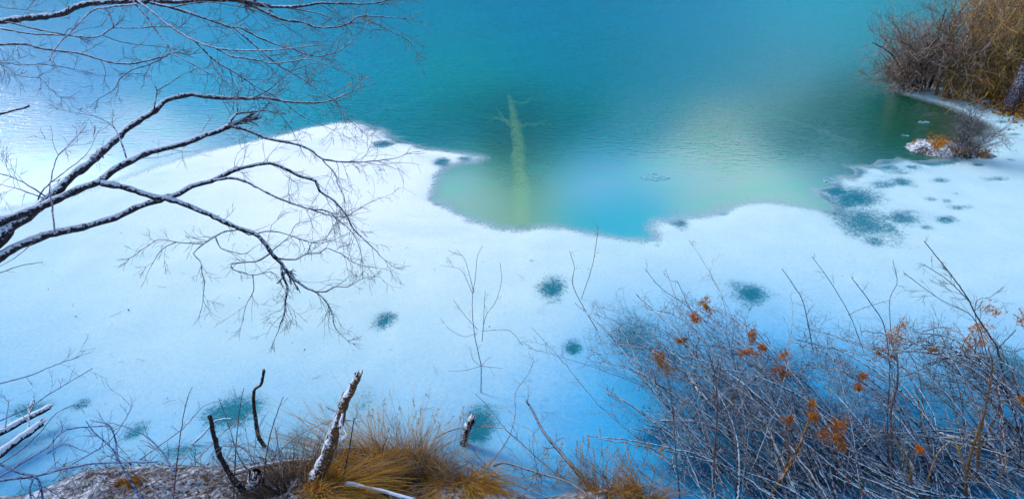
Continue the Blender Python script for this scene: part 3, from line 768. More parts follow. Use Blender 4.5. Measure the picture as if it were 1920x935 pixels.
T_BASE = (-7.4, 4.4)
tz = ground_z(*T_BASE)
ttrunk = [np.array([T_BASE[0], T_BASE[1], tz - 0.15]), np.array([-7.2, 4.5, tz + 1.0]), D(-420, 260, 5.2), D(-350, 110, 5.2), D(-300, -60, 5.3), D(-270, -220, 5.5)]
TOP = [
    dict(p=[(-350, 110), (-200, 70), (-80, 46), (0, 40), (48, 34), (112, 27), (144, 13), (180, 5), (257, 3), (340, 3), (400, 0), (442, 0)], d=(5.2, 5.0), w=(17, 8), t=14, tl=.3, r=(.5, 1)),
    dict(p=[(442, 0), (464, 5), (490, 10), (528, 13), (573, 11), (605, 6), (679, 8), (708, 5), (737, -3)], d=(5.0, 5.3), w=(7.5, 2), t=40, tl=.3, r=(.2, 1)),
    dict(p=[(464, 6), (490, 19), (512, 30), (535, 38), (567, 42), (592, 51), (631, 51), (657, 43), (663, 35), (679, 30), (721, 32), (746, 34)], d=(5.05, 5.35), w=(6, 1.5), t=26, tl=.28, r=(.35, 1)),
    dict(p=[(679, 36), (698, 42), (737, 61), (766, 77), (772, 90)], d=(5.3, 5.4), w=(2, .8), t=12, tl=.2),
    dict(p=[(528, 13), (560, 18), (592, 24), (621, 34)], d=(5.1, 5.2), w=(3.4, 1.6), t=8, tl=.22),
    dict(p=[(282, 6), (321, 14), (362, 27), (395, 38), (433, 51), (448, 51), (483, 69), (522, 85), (544, 91), (580, 103), (605, 105), (637, 95), (653, 83), (666, 69)], d=(4.9, 5.3), w=(6, 1.4), t=40, tl=.28, r=(.2, 1)),
    dict(p=[(-350, 165), (-120, 96), (0, 84), (48, 83), (74, 90), (106, 95), (144, 99), (180, 109), (218, 119), (250, 119), (289, 111), (314, 103)], d=(5.2, 4.9), w=(8, 2.6), t=16, tl=.26, r=(.5, 1)),
    dict(p=[(314, 105), (282, 120), (247, 132), (225, 148), (212, 170), (194, 180)], d=(4.9, 4.85), w=(2.8, 1.2), t=6, tl=.18),
    dict(p=[(-80, 48), (0, 54), (64, 64), (135, 67), (167, 70), (192, 66), (212, 53), (250, 53), (302, 50)], d=(5.05, 4.9), w=(4.4, 2), t=18, tl=.28, r=(.3, 1)),
    dict(p=[(10, 42), (32, 46), (83, 58), (135, 67)], d=(5.0, 4.95), w=(3.2, 2.2), t=6, tl=.2),
    dict(p=[(212, 53), (210, 38), (202, 22), (190, 12)], d=(4.9, 4.9), w=(3, 1.6), t=4, tl=.2),
    dict(p=[(192, 66), (225, 78), (262, 84), (310, 88)], d=(4.9, 4.95), w=(2.4, 1), t=9, tl=.25),
    dict(p=[(-300, -60), (-60, -80), (140, -70), (220, -45), (257, 0), (282, 19), (308, 42), (321, 50), (353, 71), (395, 88), (423, 93), (480, 95), (530, 93), (589, 85)], d=(5.3, 4.6), w=(9, 1.8), c=(.16, .13, .19), t=26, tl=.3, r=(.55, 1)),
    dict(p=[(400, 88), (435, 106), (480, 112), (506, 119), (551, 115), (580, 111), (628, 128)], d=(4.75, 4.7), w=(3.6, 1.2), t=18, tl=.25),
    dict(p=[(257, 8), (208, 13), (176, 19), (154, 38), (128, 64), (106, 87), (95, 106), (101, 116)], d=(4.3, 4.1), w=(4, 2.6), c=LILAC, t=2, tl=.08),
    dict(p=[(237, -10), (276, 32), (295, 61), (314, 83), (321, 99), (359, 119), (398, 141), (443, 160), (470, 168)], d=(4.5, 4.7), w=(3.8, 1.2), c=(.2, .17, .26), t=14, tl=.25, r=(.4, 1)),
    dict(p=[(438, 51), (480, 87), (522, 122), (560, 144), (599, 170), (631, 192), (644, 215), (662, 232)], d=(5.0, 5.2), w=(4, 1), t=36, tl=.28, r=(.2, 1)),
    dict(p=[(353, 71), (366, 77), (401, 112), (438, 135), (477, 160), (519, 183), (538, 196), (567, 218), (592, 228), (615, 240)], d=(4.8, 5.1), w=(3.6, 1), t=30, tl=.28, r=(.2, 1)),
    dict(p=[(471, 186), (506, 167), (535, 141), (560, 128), (590, 118)], d=(5.0, 5.1), w=(2.6, 1), t=16, tl=.22),
    dict(p=[(496, 183), (515, 200), (532, 222), (548, 246), (556, 262)], d=(5.0, 5.05), w=(2, .8), t=8, tl=.2),
    dict(p=[(-150, 105), (-40, 115), (0, 117), (38, 122), (80, 121), (130, 128)], d=(5.1, 5.0), w=(3, 1), t=16, tl=.3, r=(.4, 1)),
    dict(p=[(-120, 110), (0, 122), (32, 141), (77, 148), (87, 160)], d=(5.1, 5.0), w=(2.6, 1), t=14, tl=.26, r=(.4, 1)),
    dict(p=[(-160, 80), (-40, -20), (0, 12), (40, 18), (80, 22)], d=(5.2, 5.1), w=(3, 1), t=10, tl=.25, r=(.5, 1)),
    dict(p=[(321, 14), (380, 4), (440, 12), (500, 28), (560, 66)], d=(4.9, 5.1), w=(3, 1), t=24, tl=.3),
]
toptree = limb_tree('overhanging_tree', 'bare tree whose slender limbs cross the upper left corner over blue water', 'tree', (T_BASE[0], T_BASE[1], tz), (ttrunk, 0.13, 0.06), TOP, 42)
# a few dead leaves still hanging
for i, (a, b, s) in enumerate([(660, 33, .022), (682, 32, .02), (692, 40, .02), (655, 156, .02), (662, 160, .022), (434, 60, .016), (776, 31, .016), (448, 2, .03), (668, 1, .02), (600, 8, .018)]):
    T = Tubes(); c = D(a, b, 5.2)
    T.flakes(c + RNG.normal(size=(3, 3)) * s * 0.5, s * 0.8, (0.55, 0.25, 0.05))
    T.build('leaf', LEAF, toptree)

# ================================================================== thicket on the far right bank
def shrub_tree(name, label, cat, px, py, seed, stems, height, spread, r0, col, tw, group=None, lean=(0, 0, 0), z=None, snow=False, levels=2, tl=0.5, vines=0, vcol=(0.34, 0.20, 0.06), grav=0.0, mat=None, ntw=16, kink=0.16, maxpart=8, rad=0.0022):
    rng = np.random.default_rng(seed)
    b = P(px, py, 0.0)
    gz = ground_z(b[0], b[1]) if z is None else z
    b = P(px, py, gz); gz = ground_z(b[0], b[1]) if z is None else z
    base = np.array([b[0], b[1], gz])
    root = empty(name, base)
    tag(root, label, cat, group)
    mat = mat or TWIG
    TW = Tubes()
    for i in range(stems):
        a = rng.uniform(0, 2 * math.pi)
        out = np.array([math.cos(a), math.sin(a), 0]) * spread * rng.uniform(0.15, 1.0)
        h = height * rng.uniform(0.55, 1.05)
        p0 = base + np.array([rng.normal() * 0.05, rng.normal() * 0.05, -0.06]) * (0.5 + spread)
        p3 = base + out + np.array(lean) * rng.uniform(0.6, 1.2) + np.array([0, 0, h])
        p1 = p0 + (p3 - p0) * 0.3 + np.array([0, 0, h * 0.12]) + rng.normal(size=3) * 0.05 * h
        p2 = p0 + (p3 - p0) * 0.65 + np.array([0, 0, h * 0.12]) + rng.normal(size=3) * 0.07 * h
        c = spline([p0, p1, p2, p3], 0.09, 0.006, rng)
        r = taper(len(c), r0 * rng.uniform(0.6, 1.1), r0 * 0.18, 0.9)
        T = TW if i >= maxpart else Tubes()
        T.add(c, r * (1.35 if i < 4 else 1.0), 6, np.asarray(col) * rng.uniform(0.7, 1.3) * (0.35 if i < 4 else 1.0))
        if i < maxpart:
            T.build('stem', mat, root)
        for q in range(ntw):
            k = min(len(c) - 2, max(1, int(rng.uniform(0.15, 1) * len(c))))
            dd = rotdir(c[k + 1] - c[k - 1], rng.uniform(0.35, 1.1), rng)
            twig(TW, c[k], dd, tl * rng.uniform(0.45, 1.2), max(min(r[k] * 0.5, rad * 2.2), rad), levels, np.asarray(tw) * rng.uniform(0.6, 1.4), rng, kink=kink, grav=grav, kids=(2, 4), minlen=0.05)
    for a in TW.v: a[:, 2] = np.maximum(a[:, 2], 0.05)       # nothing hangs below the ground
    TW.build('twigs', mat, root, kind='stuff')
    if vines:
        V = Tubes()
        for q in range(vines):
            c0 = base + np.array([rng.normal() * spread * 0.45 + .15, rng.normal() * spread * 0.45, height * rng.uniform(0.1, 0.9)]) + np.array(lean) * 0.5
            n = rng.integers(4, 8)
            pts = [c0]
            d = unit(rng.normal(size=3))
            for _ in range(n):
                d = unit(d + rng.normal(size=3) * 0.5 + np.array([0, 0, -0.25]))
                pts.append(pts[-1] + d * rng.uniform(0.10, 0.26))
            pts = np.array(pts); pts[:, 2] = np.maximum(pts[:, 2], gz + 0.05)
            V.add(spline(pts, 0.06), rng.uniform(0.002, 0.0042), 4, np.asarray([vcol, (0.80, 0.50, 0.10), (0.10, 0.06, 0.05), (0.40, 0.30, 0.28), (0.62, 0.28, 0.06)][rng.integers(5)]) * rng.uniform(0.6, 1.35))
        V.build('vines', DRY, root, kind='stuff')
    return root

BR = (0.48, 0.29, 0.12); PU = (0.34, 0.21, 0.13); GO = (0.75, 0.46, 0.13); BLK = (0.05, 0.04, 0.04)
shrub_tree('willow_tree', 'dark purplish willow reaching out furthest over the blue water at right', 'tree', 1738, 143, 1, 14, 1.9, 1.3, 0.045, BLK, PU, lean=(-0.7, -0.1, 0.1), tl=0.8, ntw=26, rad=0.0048)
shrub_tree('willow_tree', 'brown many-stemmed willow at the water edge behind the snowy ice tongue', 'tree', 1785, 148, 2, 13, 2.6, 0.8, 0.045, BR, BR, tl=0.6, vines=198, vcol=(0.38, 0.22, 0.06), rad=0.0048, ntw=20)
shrub_tree('willow_tree', 'golden tangled willow in the middle of the right bank thicket', 'tree', 1840, 140, 3, 12, 2.9, 0.8, 0.04, GO, GO, tl=0.6, vines=561, rad=0.0048, ntw=20)
shrub_tree('willow_tree', 'yellow-brown willow hung with looping vines at the right edge', 'tree', 1890, 138, 4, 12, 2.7, 0.8, 0.04, BR, GO, tl=0.6, vines=627, rad=0.0048, ntw=20)
shrub_tree('willow_tree', 'purple-grey willow standing behind the golden thicket at top right', 'tree', 1815, 95, 5, 12, 3.2, 1.1, 0.05, PU, PU, tl=0.7, vines=66, rad=0.0048, ntw=20)
shrub_tree('willow_tree', 'tall grey willow at the back corner of the right bank', 'tree', 1900, 85, 6, 12, 3.4, 1.1, 0.05, PU, BR, tl=0.7, vines=231, rad=0.0048, ntw=20)
shrub_tree('willow_tree', 'tawny willow filling the right bank edge above the thick trunk', 'tree', 1965, 120, 8, 12, 3.0, 1.0, 0.05, BR, GO, tl=0.7, vines=495, rad=0.0048, ntw=20)
shrub_tree('low_shrub', 'low twiggy shrub dipping its branches into the lake at the right bank tip', 'shrub', 1706, 148, 9, 12, 0.6, 0.7, 0.012, PU, PU, lean=(-0.6, -0.1, 0), tl=0.4, ntw=14, maxpart=6, rad=0.0042)
shrub_tree('low_shrub', 'rusty low shrub under the brown willow on the right bank', 'shrub', 1806, 160, 10, 12, 0.9, 0.4, 0.014, (0.3, 0.13, 0.04), (0.32, 0.16, 0.05), tl=0.35, ntw=12, vines=88, vcol=(.45, .2, .04), maxpart=6, rad=0.0042)

def log_obj(name, label, cat, pts, r0, r1, col, mat=LOGM, cap=None, stubs=0, seed=1, sides=10, group=None, step=0.05, capr=0.75):
    """a stick or log along world points, with broken stubs and, where there is one, the snow lying on it"""
    rng = np.random.default_rng(seed)
    c = spline(pts, step, r0 * (0.06 if r0 < .1 else .015), rng)
    r = taper(len(c), r0, r1) * (1 + (0.07 if r0 < .1 else 0.012) * rng.normal(size=len(c)))
    root = empty(name, tuple(c[0]))
    tag(root, label, cat, group)
    T = Tubes(); T.add(c, r, sides, col)
    # closed, splintered ends
    for e, k in ((c[-1], -1), (c[0], 0)):
        d = unit(c[-1] - c[-3]) if k else unit(c[0] - c[2])
        for _ in range(6):
            off = rng.normal(size=3) * r[k] * 0.4
            T.add([e + off - d * r[k], e + off + d * r[k] * rng.uniform(0.4, 1.8)], [r[k] * 0.55, r[k] * 0.06], 5, np.asarray(col) * rng.uniform(1.2, 2.5))
    T.build('wood', mat, root)
    for _ in range(stubs):
        k = rng.integers(2, len(c) - 2)
        S = Tubes()
        twig(S, c[k], rotdir(c[k + 1] - c[k], rng.uniform(0.5, 1.2), rng), rng.uniform(0.1, 0.3), r[k] * 0.35, 1, col, rng)
        S.build('stub', mat, root)
    if cap is not None:
        a, b = int(cap[0] * (len(c) - 1)), int(cap[1] * (len(c) - 1))
        cc = c[a:b + 1] + np.array([0, 0, 1.0]) * (r[a:b + 1, None] * 0.55)
        rr = r[a:b + 1] * capr * (1 + 0.12 * rng.normal(size=b + 1 - a)); rr[0] *= 0.35; rr[-1] *= 0.35
        S = Tubes(); S.add(cc, rr, 8, (0.9, 0.9, 0.9)); S.build('snow_cap', SNOW, root)
    return root

# the thick trunk at the right edge, with leaf litter at its foot
def G(px, py, dz=0.0):
    b = P(px, py, 0.0)
    for _ in range(4):
        z = ground_z(b[0], b[1]) + dz
        b = P(px, py, z)
    return b
b = G(1888, 212)
log_obj('tree_trunk', 'thick dark tree trunk rising at the right edge beside orange leaf litter', 'tree', [b + (0, 0, -.1), b + (0.06, 0.1, .5), b + (0.2, 0.3, 1.1), b + (0.45, 0.6, 2.2), b + (0.6, 0.9, 4.0)], 0.14, 0.09, (0.07, 0.06, 0.09), mat=TWIG, stubs=3, seed=5, step=.14)
b = G(1770, 160)
log_obj('dead_branch', 'pale dead branch slanting through the dark willow over the water', 'branch', [G(1700, 172, .05), D(1715, 105, 16.0), D(1780, 68, 16.3)], 0.02, 0.03, (0.2, 0.16, 0.14), mat=TWIG, stubs=1, seed=6, sides=6)
log_obj('dead_branch', 'lilac grey dead limb leaning across the top right corner', 'branch', [G(1935, 160, .2), D(1918, 62, 14.6), D(1890, 40, 14.8), D(1858, -10, 15.2)], 0.05, 0.025, (0.3, 0.27, 0.33), mat=TWIG, stubs=2, seed=7, sides=6)

def litter(name, label, px, py, w, h, n, cols, seed, z0=0.02, size=0.03, hz=0.08):
    """heap of fallen leaves"""
    rng = np.random.default_rng(seed)
    b = G(px, py)
    e = P(px + w, py, b[2]); k = P(px, py - h, b[2])
    root = empty(name, tuple(b)); tag(root, label, 'leaf litter')
    T = Tubes()
    q = rng.normal(size=(n, 2)) * 0.5
    x = b[0] + q[:, 0] * abs(e[0] - b[0]); y = b[1] + q[:, 1] * abs(k[1] - b[1])
    z = heights(x, y) + np.abs(rng.normal(size=n)) * hz * np.exp(-(q ** 2).sum(1) * 1.5)
    cc = np.array([cols[rng.integers(len(cols))] for _ in range(n)]) * rng.uniform(0.6, 1.3, (n, 1))
    T.flakes(np.stack([x, y, z], -1), size, cc)
    T.build('leaves', LEAF, root, kind='stuff')
    return root
OR = [(0.55, 0.22, 0.02), (0.5, 0.3, 0.05), (0.35, 0.12, 0.03), (0.62, 0.34, 0.05)]
litter('leaf_heap', 'orange leaf heap at the foot of the thick trunk by the right edge', 1888, 208, 40, 30, 900, OR, 1, size=0.045, hz=0.18)
litter('leaf_heap', 'rusty orange leaf heap beside the snowy gap in the right thicket', 1856, 160, 34, 16, 700, OR, 2, size=0.045, hz=0.2)
litter('leaf_heap', 'yellow leaf patch in the shade deep inside the right thicket', 1830, 134, 26, 10, 400, OR, 3, size=0.045, hz=0.15)

# ================================================================== islet with orange fern and a bare bush
def hummock(name, label, cat, pts, h, mat, seed):
    """low mound over an outline given on the lake plane"""
    poly = W(pts)
    x0, y0 = poly.min(0) - 0.1; x1, y1 = poly.max(0) + 0.1
    xs = np.linspace(x0, x1, 90); ys = np.linspace(y0, y1, 50)
    X, Y = np.meshgrid(xs, ys)
    s = sdf(X, Y, poly) + 0.03 * vnoise(X, Y, 6, seed)
    Z = h * sstep(-0.06, 0.16, s) * (0.75 + 0.3 * vnoise(X, Y, 3.5, seed + 1)) + 0.03 * vnoise(X, Y, 12, seed + 2) * (s > 0) - 0.04 * (s < -.04)
    v = np.stack([X, Y, Z], -1).reshape(-1, 3); f = grid_faces(90, 50)
    f = f[(s.ravel() > -0.10)[f].all(1)]
    u = np.unique(f); rm = np.full(len(v), -1); rm[u] = np.arange(len(u))
    o = mesh_obj(name, v[u], rm[f], mat)
    attr(o, 'snowy', np.full(len(u), 0.55))
    tag(o, label, cat)
    return o
hum = hummock('islet', 'small snow crusted islet poking out of the ice at right', 'islet', [(1700, 276), (1706, 268), (1730, 268), (1770, 272), (1810, 280), (1850, 288), (1866, 296), (1858, 301), (1820, 300), (1780, 296), (1740, 291), (1712, 284)], 0.17, mat_ground(), 51)

def spray(name, label, cat, px, py, z, n, height, spread, cols, seed, size=0.016, leaf=14, r=0.0025, mat=LEAF):
    """small leafy plant: stems set with little dry leaves"""
    rng = np.random.default_rng(seed)
    b = P(px, py, z)
    root = empty(name, tuple(b)); tag(root, label, cat)
    S = Tubes(); L = Tubes()
    for i in range(n):
        a = rng.uniform(0, 2 * math.pi)
        tip = b + np.array([math.cos(a) * spread * rng.uniform(.1, 1), math.sin(a) * spread * rng.uniform(.1, 1), height * rng.uniform(0.5, 1.1)])
        c = spline([b + rng.normal(size=3) * [0.03, 0.03, 0.0], (b + tip) / 2 + rng.normal(size=3) * 0.02, tip], 0.03)
        S.add(c, r, 3, np.asarray(cols[0]) * 0.6)
        k = rng.integers(len(c) // 3, len(c), leaf)
        L.flakes(c[k] + rng.normal(size=(leaf, 3)) * size * 0.9, size, np.array([cols[rng.integers(len(cols))] for _ in range(leaf)]) * rng.uniform(0.7, 1.2, (leaf, 1)))
    S.build('stems', DRY, root, kind='stuff'); L.build('leaves', mat, root, kind='stuff')
    return root
OF = [(0.95, 0.40, 0.02), (0.9, 0.48, 0.04), (0.75, 0.25, 0.02)]
spray('orange_fern', 'bright orange dry fern on the snowy islet', 'plant', 1754, 279, 0.15, 34, 0.26, 0.28, OF, 61, size=0.018, leaf=16)
spray('orange_fern', 'tiny orange sprig at the left tip of the islet', 'plant', 1713, 271, 0.14, 6, 0.12, 0.06, OF, 62, size=0.014, leaf=10)
spray('dry_grass_clump', 'tan dry grass clump under the bare bush on the islet', 'plant', 1795, 286, 0.13, 40, 0.16, 0.4, [(0.42, 0.25, 0.12), (0.5, 0.3, 0.1)], 63, size=0.02, leaf=8)
spray('dry_grass_clump', 'ochre dry grass clump right of the bare bush on the islet', 'plant', 1833, 292, 0.12, 30, 0.14, 0.28, [(0.5, 0.28, 0.06), (0.45, 0.25, 0.1)], 64, size=0.02, leaf=8)
shrub_tree('bare_bush', 'bare grey bush growing on the snowy islet', 'shrub', 1812, 290, 71, 16, 0.85, 0.75, 0.009, (0.07, 0.06, 0.065), (0.12, 0.10, 0.10), z=0.12, tl=0.38, ntw=12, levels=2, rad=0.0032, lean=(0.0, 0.05, 0), maxpart=8)
log_obj('fallen_branch', 'long blue-grey branch arching right from the islet over the ice', 'branch', [P(1808, 288, .1), D(1835, 272, 11.9), D(1865, 255, 12.0), D(1890, 238, 12.1), D(1906, 222, 12.2)], 0.012, 0.005, (0.07, 0.08, 0.11), mat=TWIG, stubs=4, seed=72, sides=6)

# ================================================================== sunken timber and floating ice
def sunken(name, label, pts, widths, branches, z, col, seed):
    rng = np.random.default_rng(seed)
    g = N(name + '_wood')
    n1 = g.noise(g.pos(), 9.0, 4.0, 0.7)
    c = g.mix(g.ramp(n1, 0.35, 0.65), c4(np.array(col) * 0.6), c4(col))
    mat = g.done(g.n('ShaderNodeBsdfDiffuse', {'Color': c}).outputs[0])
    w3 = np.array([P(a, b, z) for a, b in pts])
    rs = np.array([0.5 * w * np.linalg.norm(p - EYE) / FPX for w, p in zip(widths, w3)])
    c = spline(w3, 0.10, 0.012 if len(pts) < 9 else 0.022, rng)
    r = np.interp(np.linspace(0, 1, len(c)), np.linspace(0, 1, len(rs)), rs) * (1 + 0.08 * rng.normal(size=len(c)))
    c[:, 2] = np.minimum(c[:, 2], -r - 0.012)
    root = empty(name, tuple(c[-1])); tag(root, label, 'log')
    T = Tubes(); T.add(c, r, 10, col); T.build('trunk', mat, root)
    for (bp, w) in branches:
        q = np.array([P(a, b, -0.03) for a, b in bp]); q[:, 2] -= 0.5 * w * 13 / FPX * .6
        q = spline(q, 0.1, 0.015, rng)
        S = Tubes(); S.add(q, taper(len(q), 0.5 * w * 13 / FPX, 0.006), 6, col)
        for _ in range(3):
            k = rng.integers(1, len(q) - 1)
            d = rotdir(q[k + 1 if k + 1 < len(q) else k] - q[k - 1], 0.7, rng); d[2] = min(d[2], 0) * 0.3
            twig(S, q[k], d, 0.35, 0.01, 1, col, rng)
        for a in S.v: a[:, 2] = np.where(a[:, 2] > -0.012, -0.012 - 0.15 * np.abs(a[:, 2] + .012), a[:, 2])      # all of it stays under water
        S.build('branch', mat, root)
    return root
sunken('sunken_log', 'yellow-green sunken log with stubby branches in the teal water', [(953, 181), (958, 195), (963, 215), (968, 240), (971, 262), (973, 292), (975, 330), (978, 380), (980, 426)], [7, 12, 16, 21, 24, 28, 34, 40, 46],
       [([(966, 238), (945, 223), (925, 218), (903, 217)], 12), ([(972, 236), (990, 231), (1012, 229), (1034, 232)], 9), ([(961, 190), (985, 189), (1000, 181), (1029, 174)], 8), ([(945, 223), (938, 212), (928, 200)], 4)], -0.10, (0.95, 0.94, 0.16), 81)
sunken('drowned_tree', 'faint pale sunken trunk slanting under the water above the ice tip', [(662, 224), (700, 212), (760, 195), (800, 181), (850, 161)], [6, 6, 5, 4, 2], [([(735, 203), (725, 193), (712, 188)], 3), ([(730, 222), (760, 218), (792, 214)], 3), ([(770, 192), (790, 190), (800, 184)], 2)], -0.045, (0.75, 0.88, 0.80), 82)
sunken('sunken_branch', 'pale drowned tree limbs fanning out left of the islet', [(1650, 272), (1600, 266), (1560, 254), (1520, 238), (1470, 222), (1420, 208)], [9, 8, 7, 5, 4, 2], [([(1600, 266), (1560, 262), (1500, 256), (1440, 240)], 5), ([(1560, 254), (1530, 228), (1500, 205)], 4), ([(1640, 276), (1590, 282), (1545, 276), (1500, 284)], 5), ([(1520, 238), (1480, 236), (1440, 226)], 3)], -0.045, (0.80, 0.80, 0.62), 83)

def floe(name, label, px, py, w, h, seed, thick=0.02):
    rng = np.random.default_rng(seed)
    c = P(px, py); rx = abs(P(px + w, py)[0] - c[0]); ry = abs(P(px, py - h)[1] - c[1])
    n = 28; a = np.arange(n) / n * 2 * math.pi
    k = 1 + 0.16 * np.sin(a * 3 + rng.uniform(0, 6)) + 0.10 * rng.normal(size=n)
    rings = []
    for (s, z) in ((1.0, -0.01), (1.0, thick * 0.6), (0.86, thick), (0.35, thick * 0.8)):
        rings.append(np.stack([c[0] + np.cos(a) * rx * k * s, c[1] + np.sin(a) * ry * k * s, np.full(n, z)], -1))
    v = np.vstack(rings + [[[c[0], c[1], thick * 0.7]]])
    i = np.arange(n); j = (i + 1) % n
    f = [np.stack([q * n + i, q * n + j, (q + 1) * n + j, (q + 1) * n + i], -1) for q in range(3)]
    f.append(np.stack([3 * n + i, 3 * n + j, np.full(n, 4 * n), np.full(n, 4 * n)], -1))
    ff = np.vstack(f)
    bm = bmesh.new(); vs = [bm.verts.new(p) for p in v]
    for q in ff:
        u = list(dict.fromkeys(q.tolist()))
        bm.faces.new([vs[t] for t in u])
    me = bpy.data.meshes.new(name); bm.to_mesh(me); bm.free()
    me.materials.append(FLOE); o = link(bpy.data.objects.new(name, me))
    tag(o, label, 'ice floe')
    return o
g = N('floating_ice')
n1 = g.noise(g.pos(), 14.0, 4.0, 0.75)
tr = g.n('ShaderNodeBsdfTransparent').outputs[0]
bs = g.n('ShaderNodeBsdfPrincipled', {'Base Color': (0.30, 0.58, 0.70, 1), 'Roughness': 0.4}).outputs[0]
FLOE = g.done(g.mixs(g.math('MULTIPLY', g.ramp(n1, 0.40, 0.65), .8), tr, bs))
floe('ice_floe', 'small translucent ice floe alone in the milky turquoise water', 1226, 333, 26, 6, 1)
floe('ice_floe', 'thin white ice sliver left of the dark stippled ice at right', 1562, 341, 22, 5, 2)
floe('ice_floe', 'tiny white ice chip on dark green water near the right shore', 1733, 230, 10, 2, 3)
floe('ice_floe', 'tiny ice chip on green water above the islet tip', 1698, 255, 7, 1.5, 4)

# ================================================================== things on and along the near bank
def upright(pts, z0=None, lean=0.55, dz=0.0):
    """world line of a stick rooted at the first point and standing up from there"""
    b = G(pts[0][0], pts[0][1], dz) if z0 is None else P(pts[0][0], pts[0][1], z0)
    d0 = (b - EYE) @ FWD
    out = [b]
    for (a, c) in pts[1:]:
        d = d0 - lean * (pts[0][1] - c) * d0 / FPX
        q = D(a, c, d)
        if q[2] < 0.03: q = P(a, c, 0.03)
        out.append(q)
    return np.array(out)

def wd(w, p):
    return 0.5 * w * ((np.asarray(p) - EYE) @ FWD) / FPX

# the two snowy logs at the left edge
for pts, w, lab, sd in (([(-60, 838), (0, 810), (50, 784), (92, 762)], 17, 'upper of two snow-topped logs jutting in from the left edge', 1),
                        ([(-60, 893), (0, 848), (40, 820), (78, 792)], 20, 'lower blackened snow-topped log jutting in from the left edge', 2)):
    q = np.array([P(a, b, 0.12 + 0.02 * i) for i, (a, b) in enumerate(pts)])
    log_obj('log', lab, 'log', q, wd(w, q[0]), wd(w * 0.6, q[-1]), (0.03, 0.022, 0.025), cap=(0.0, 0.97), seed=sd, stubs=1, capr=0.36)

# snow-capped leaning log with a broken golden top
q = upright([(588, 905), (606, 868), (628, 815), (648, 752), (672, 702)], lean=0.75)
log_obj('leaning_log', 'broken snow-covered log leaning out of the grass mound with a splintered tan top', 'log', q, wd(28, q[0]), wd(13, q[-1]), (0.20, 0.11, 0.045), cap=(0.25, 0.9), seed=3, stubs=2, capr=0.5)
q = upright([(612, 880), (622, 838), (640, 790), (655, 745)], lean=0.75) + np.array([-0.06, 0.05, 0])
log_obj('leaning_branch', 'thin frosted branch leaning beside the broken log', 'branch', q, wd(9, q[0]), wd(4, q[-1]), (0.10, 0.08, 0.07), cap=(0.1, 0.9), seed=4, stubs=2, sides=6)
q = np.array([G(425, 892, .06), G(470, 878, .08), G(532, 866, .09), G(585, 861, .08)])
log_obj('fallen_log', 'slim snow-covered log lying along the shore left of the grass mound', 'log', q, wd(9, q[0]), wd(7, q[-1]), (0.04, 0.035, 0.04), cap=(0.02, 0.98), seed=5, stubs=3, sides=8)
q = np.array([G(650, 905, .1), G(690, 915, .1), G(730, 924, .1), G(775, 936, .1)])
log_obj('fallen_branch', 'lilac snow-dusted branch lying across the bottom of the grass mound', 'branch', q, wd(9, q[0]), wd(7, q[-1]), (0.16, 0.13, 0.2), cap=(0.1, 0.9), seed=6, stubs=1, sides=8)
q = upright([(497, 838), (485, 817), (480, 788), (476, 760), (477, 731), (490, 719), (495, 694)], z0=0.03)
log_obj('crooked_stick', 'crooked dark stick standing in the ice beside the bare patch', 'stick', q, wd(8, q[0]), wd(5, q[-1]), (0.05, 0.035, 0.03), mat=TWIG, seed=7, sides=8, step=0.02)
q = upright([(468, 932), (450, 913), (437, 896), (413, 855), (401, 817), (394, 781)])
log_obj('dead_stick', 'dark bare stem rising left of the fallen shore log', 'stick', q, wd(13, q[0]), wd(7, q[-1]), (0.045, 0.032, 0.03), mat=TWIG, seed=8, sides=8, step=0.03, stubs=2)
q = G(478, 918, .05)
log_obj('stump', 'reddish rotten stump on the snowy shore under the dark stem', 'stump', [q + (0, 0, -.05), q + (.01, .02, .07), q + (.03, .03, .16)], 0.085, 0.05, (0.16, 0.05, 0.03), seed=9, step=.03)
q = upright([(868, 832), (874, 808), (886, 782)], z0=0.03)
log_obj('stub_post', 'short snow-capped stub sticking out of a dark hole in the ice', 'stump', q, wd(13, q[0]), wd(15, q[-1]), (0.04, 0.035, 0.04), cap=(0.6, 1.0), seed=10, capr=.8, step=.03)
q = np.array([P(360, 832, .05), P(380, 815, .12), P(404, 788, .16), P(433, 784, .17)])
log_obj('fallen_branch', 'small frosted stick over the dark patch left of the crooked stick', 'branch', q, wd(4, q[0]), wd(2.5, q[-1]), (0.10, 0.09, 0.1), cap=(0.1, .9), seed=11, sides=6)

FROST = (0.05, 0.14, 0.36); BRN = (0.15, 0.085, 0.06); OCH = (0.40, 0.24, 0.07); GREY = (0.16, 0.14, 0.18)
def stem_shrub(name, label, cat, base_px, stems, col, seed, mat=TWIG, ntw=3, tl=0.14, group=None, lv=1, z0=None):
    """shrub of traced stems: each stem its own part with twigs under it"""
    rng = np.random.default_rng(seed)
    b = G(*base_px) if z0 is None else P(*base_px, z0)
    root = empty(name, tuple(b)); tag(root, label, cat, group)
    for st in stems:
        q = st['q']; w = st.get('w', (4, 1.5))
        c = spline(q, 0.025, 0.0012, rng)
        r = taper(len(c), wd(w[0], q[0]), max(0.0013, wd(w[1], q[-1])), 0.8)
        T = Tubes(); T.add(c, r, 6, st.get('c', col)); o = T.build('stem', st.get('m', mat), root)
        k2 = st.get('n', ntw)
        if k2:
            T = Tubes()
            for _ in range(k2):
                k = min(len(c) - 2, max(1, int(rng.uniform(.3, 1) * len(c))))
                twig(T, c[k], rotdir(c[k + 1] - c[k - 1], rng.uniform(.4, 1.0), rng), tl * rng.uniform(.4, 1.3), max(.0014, r[k] * .5), st.get('lv', lv), st.get('c', col), rng, kink=.18, kids=(1, 3), flat=FWD)
            t = T.build('twigs', st.get('m', mat), None, kind='stuff'); t.parent = o
    return root

def near(pts, d0, d1):
    return traced(pts, d0, d1)

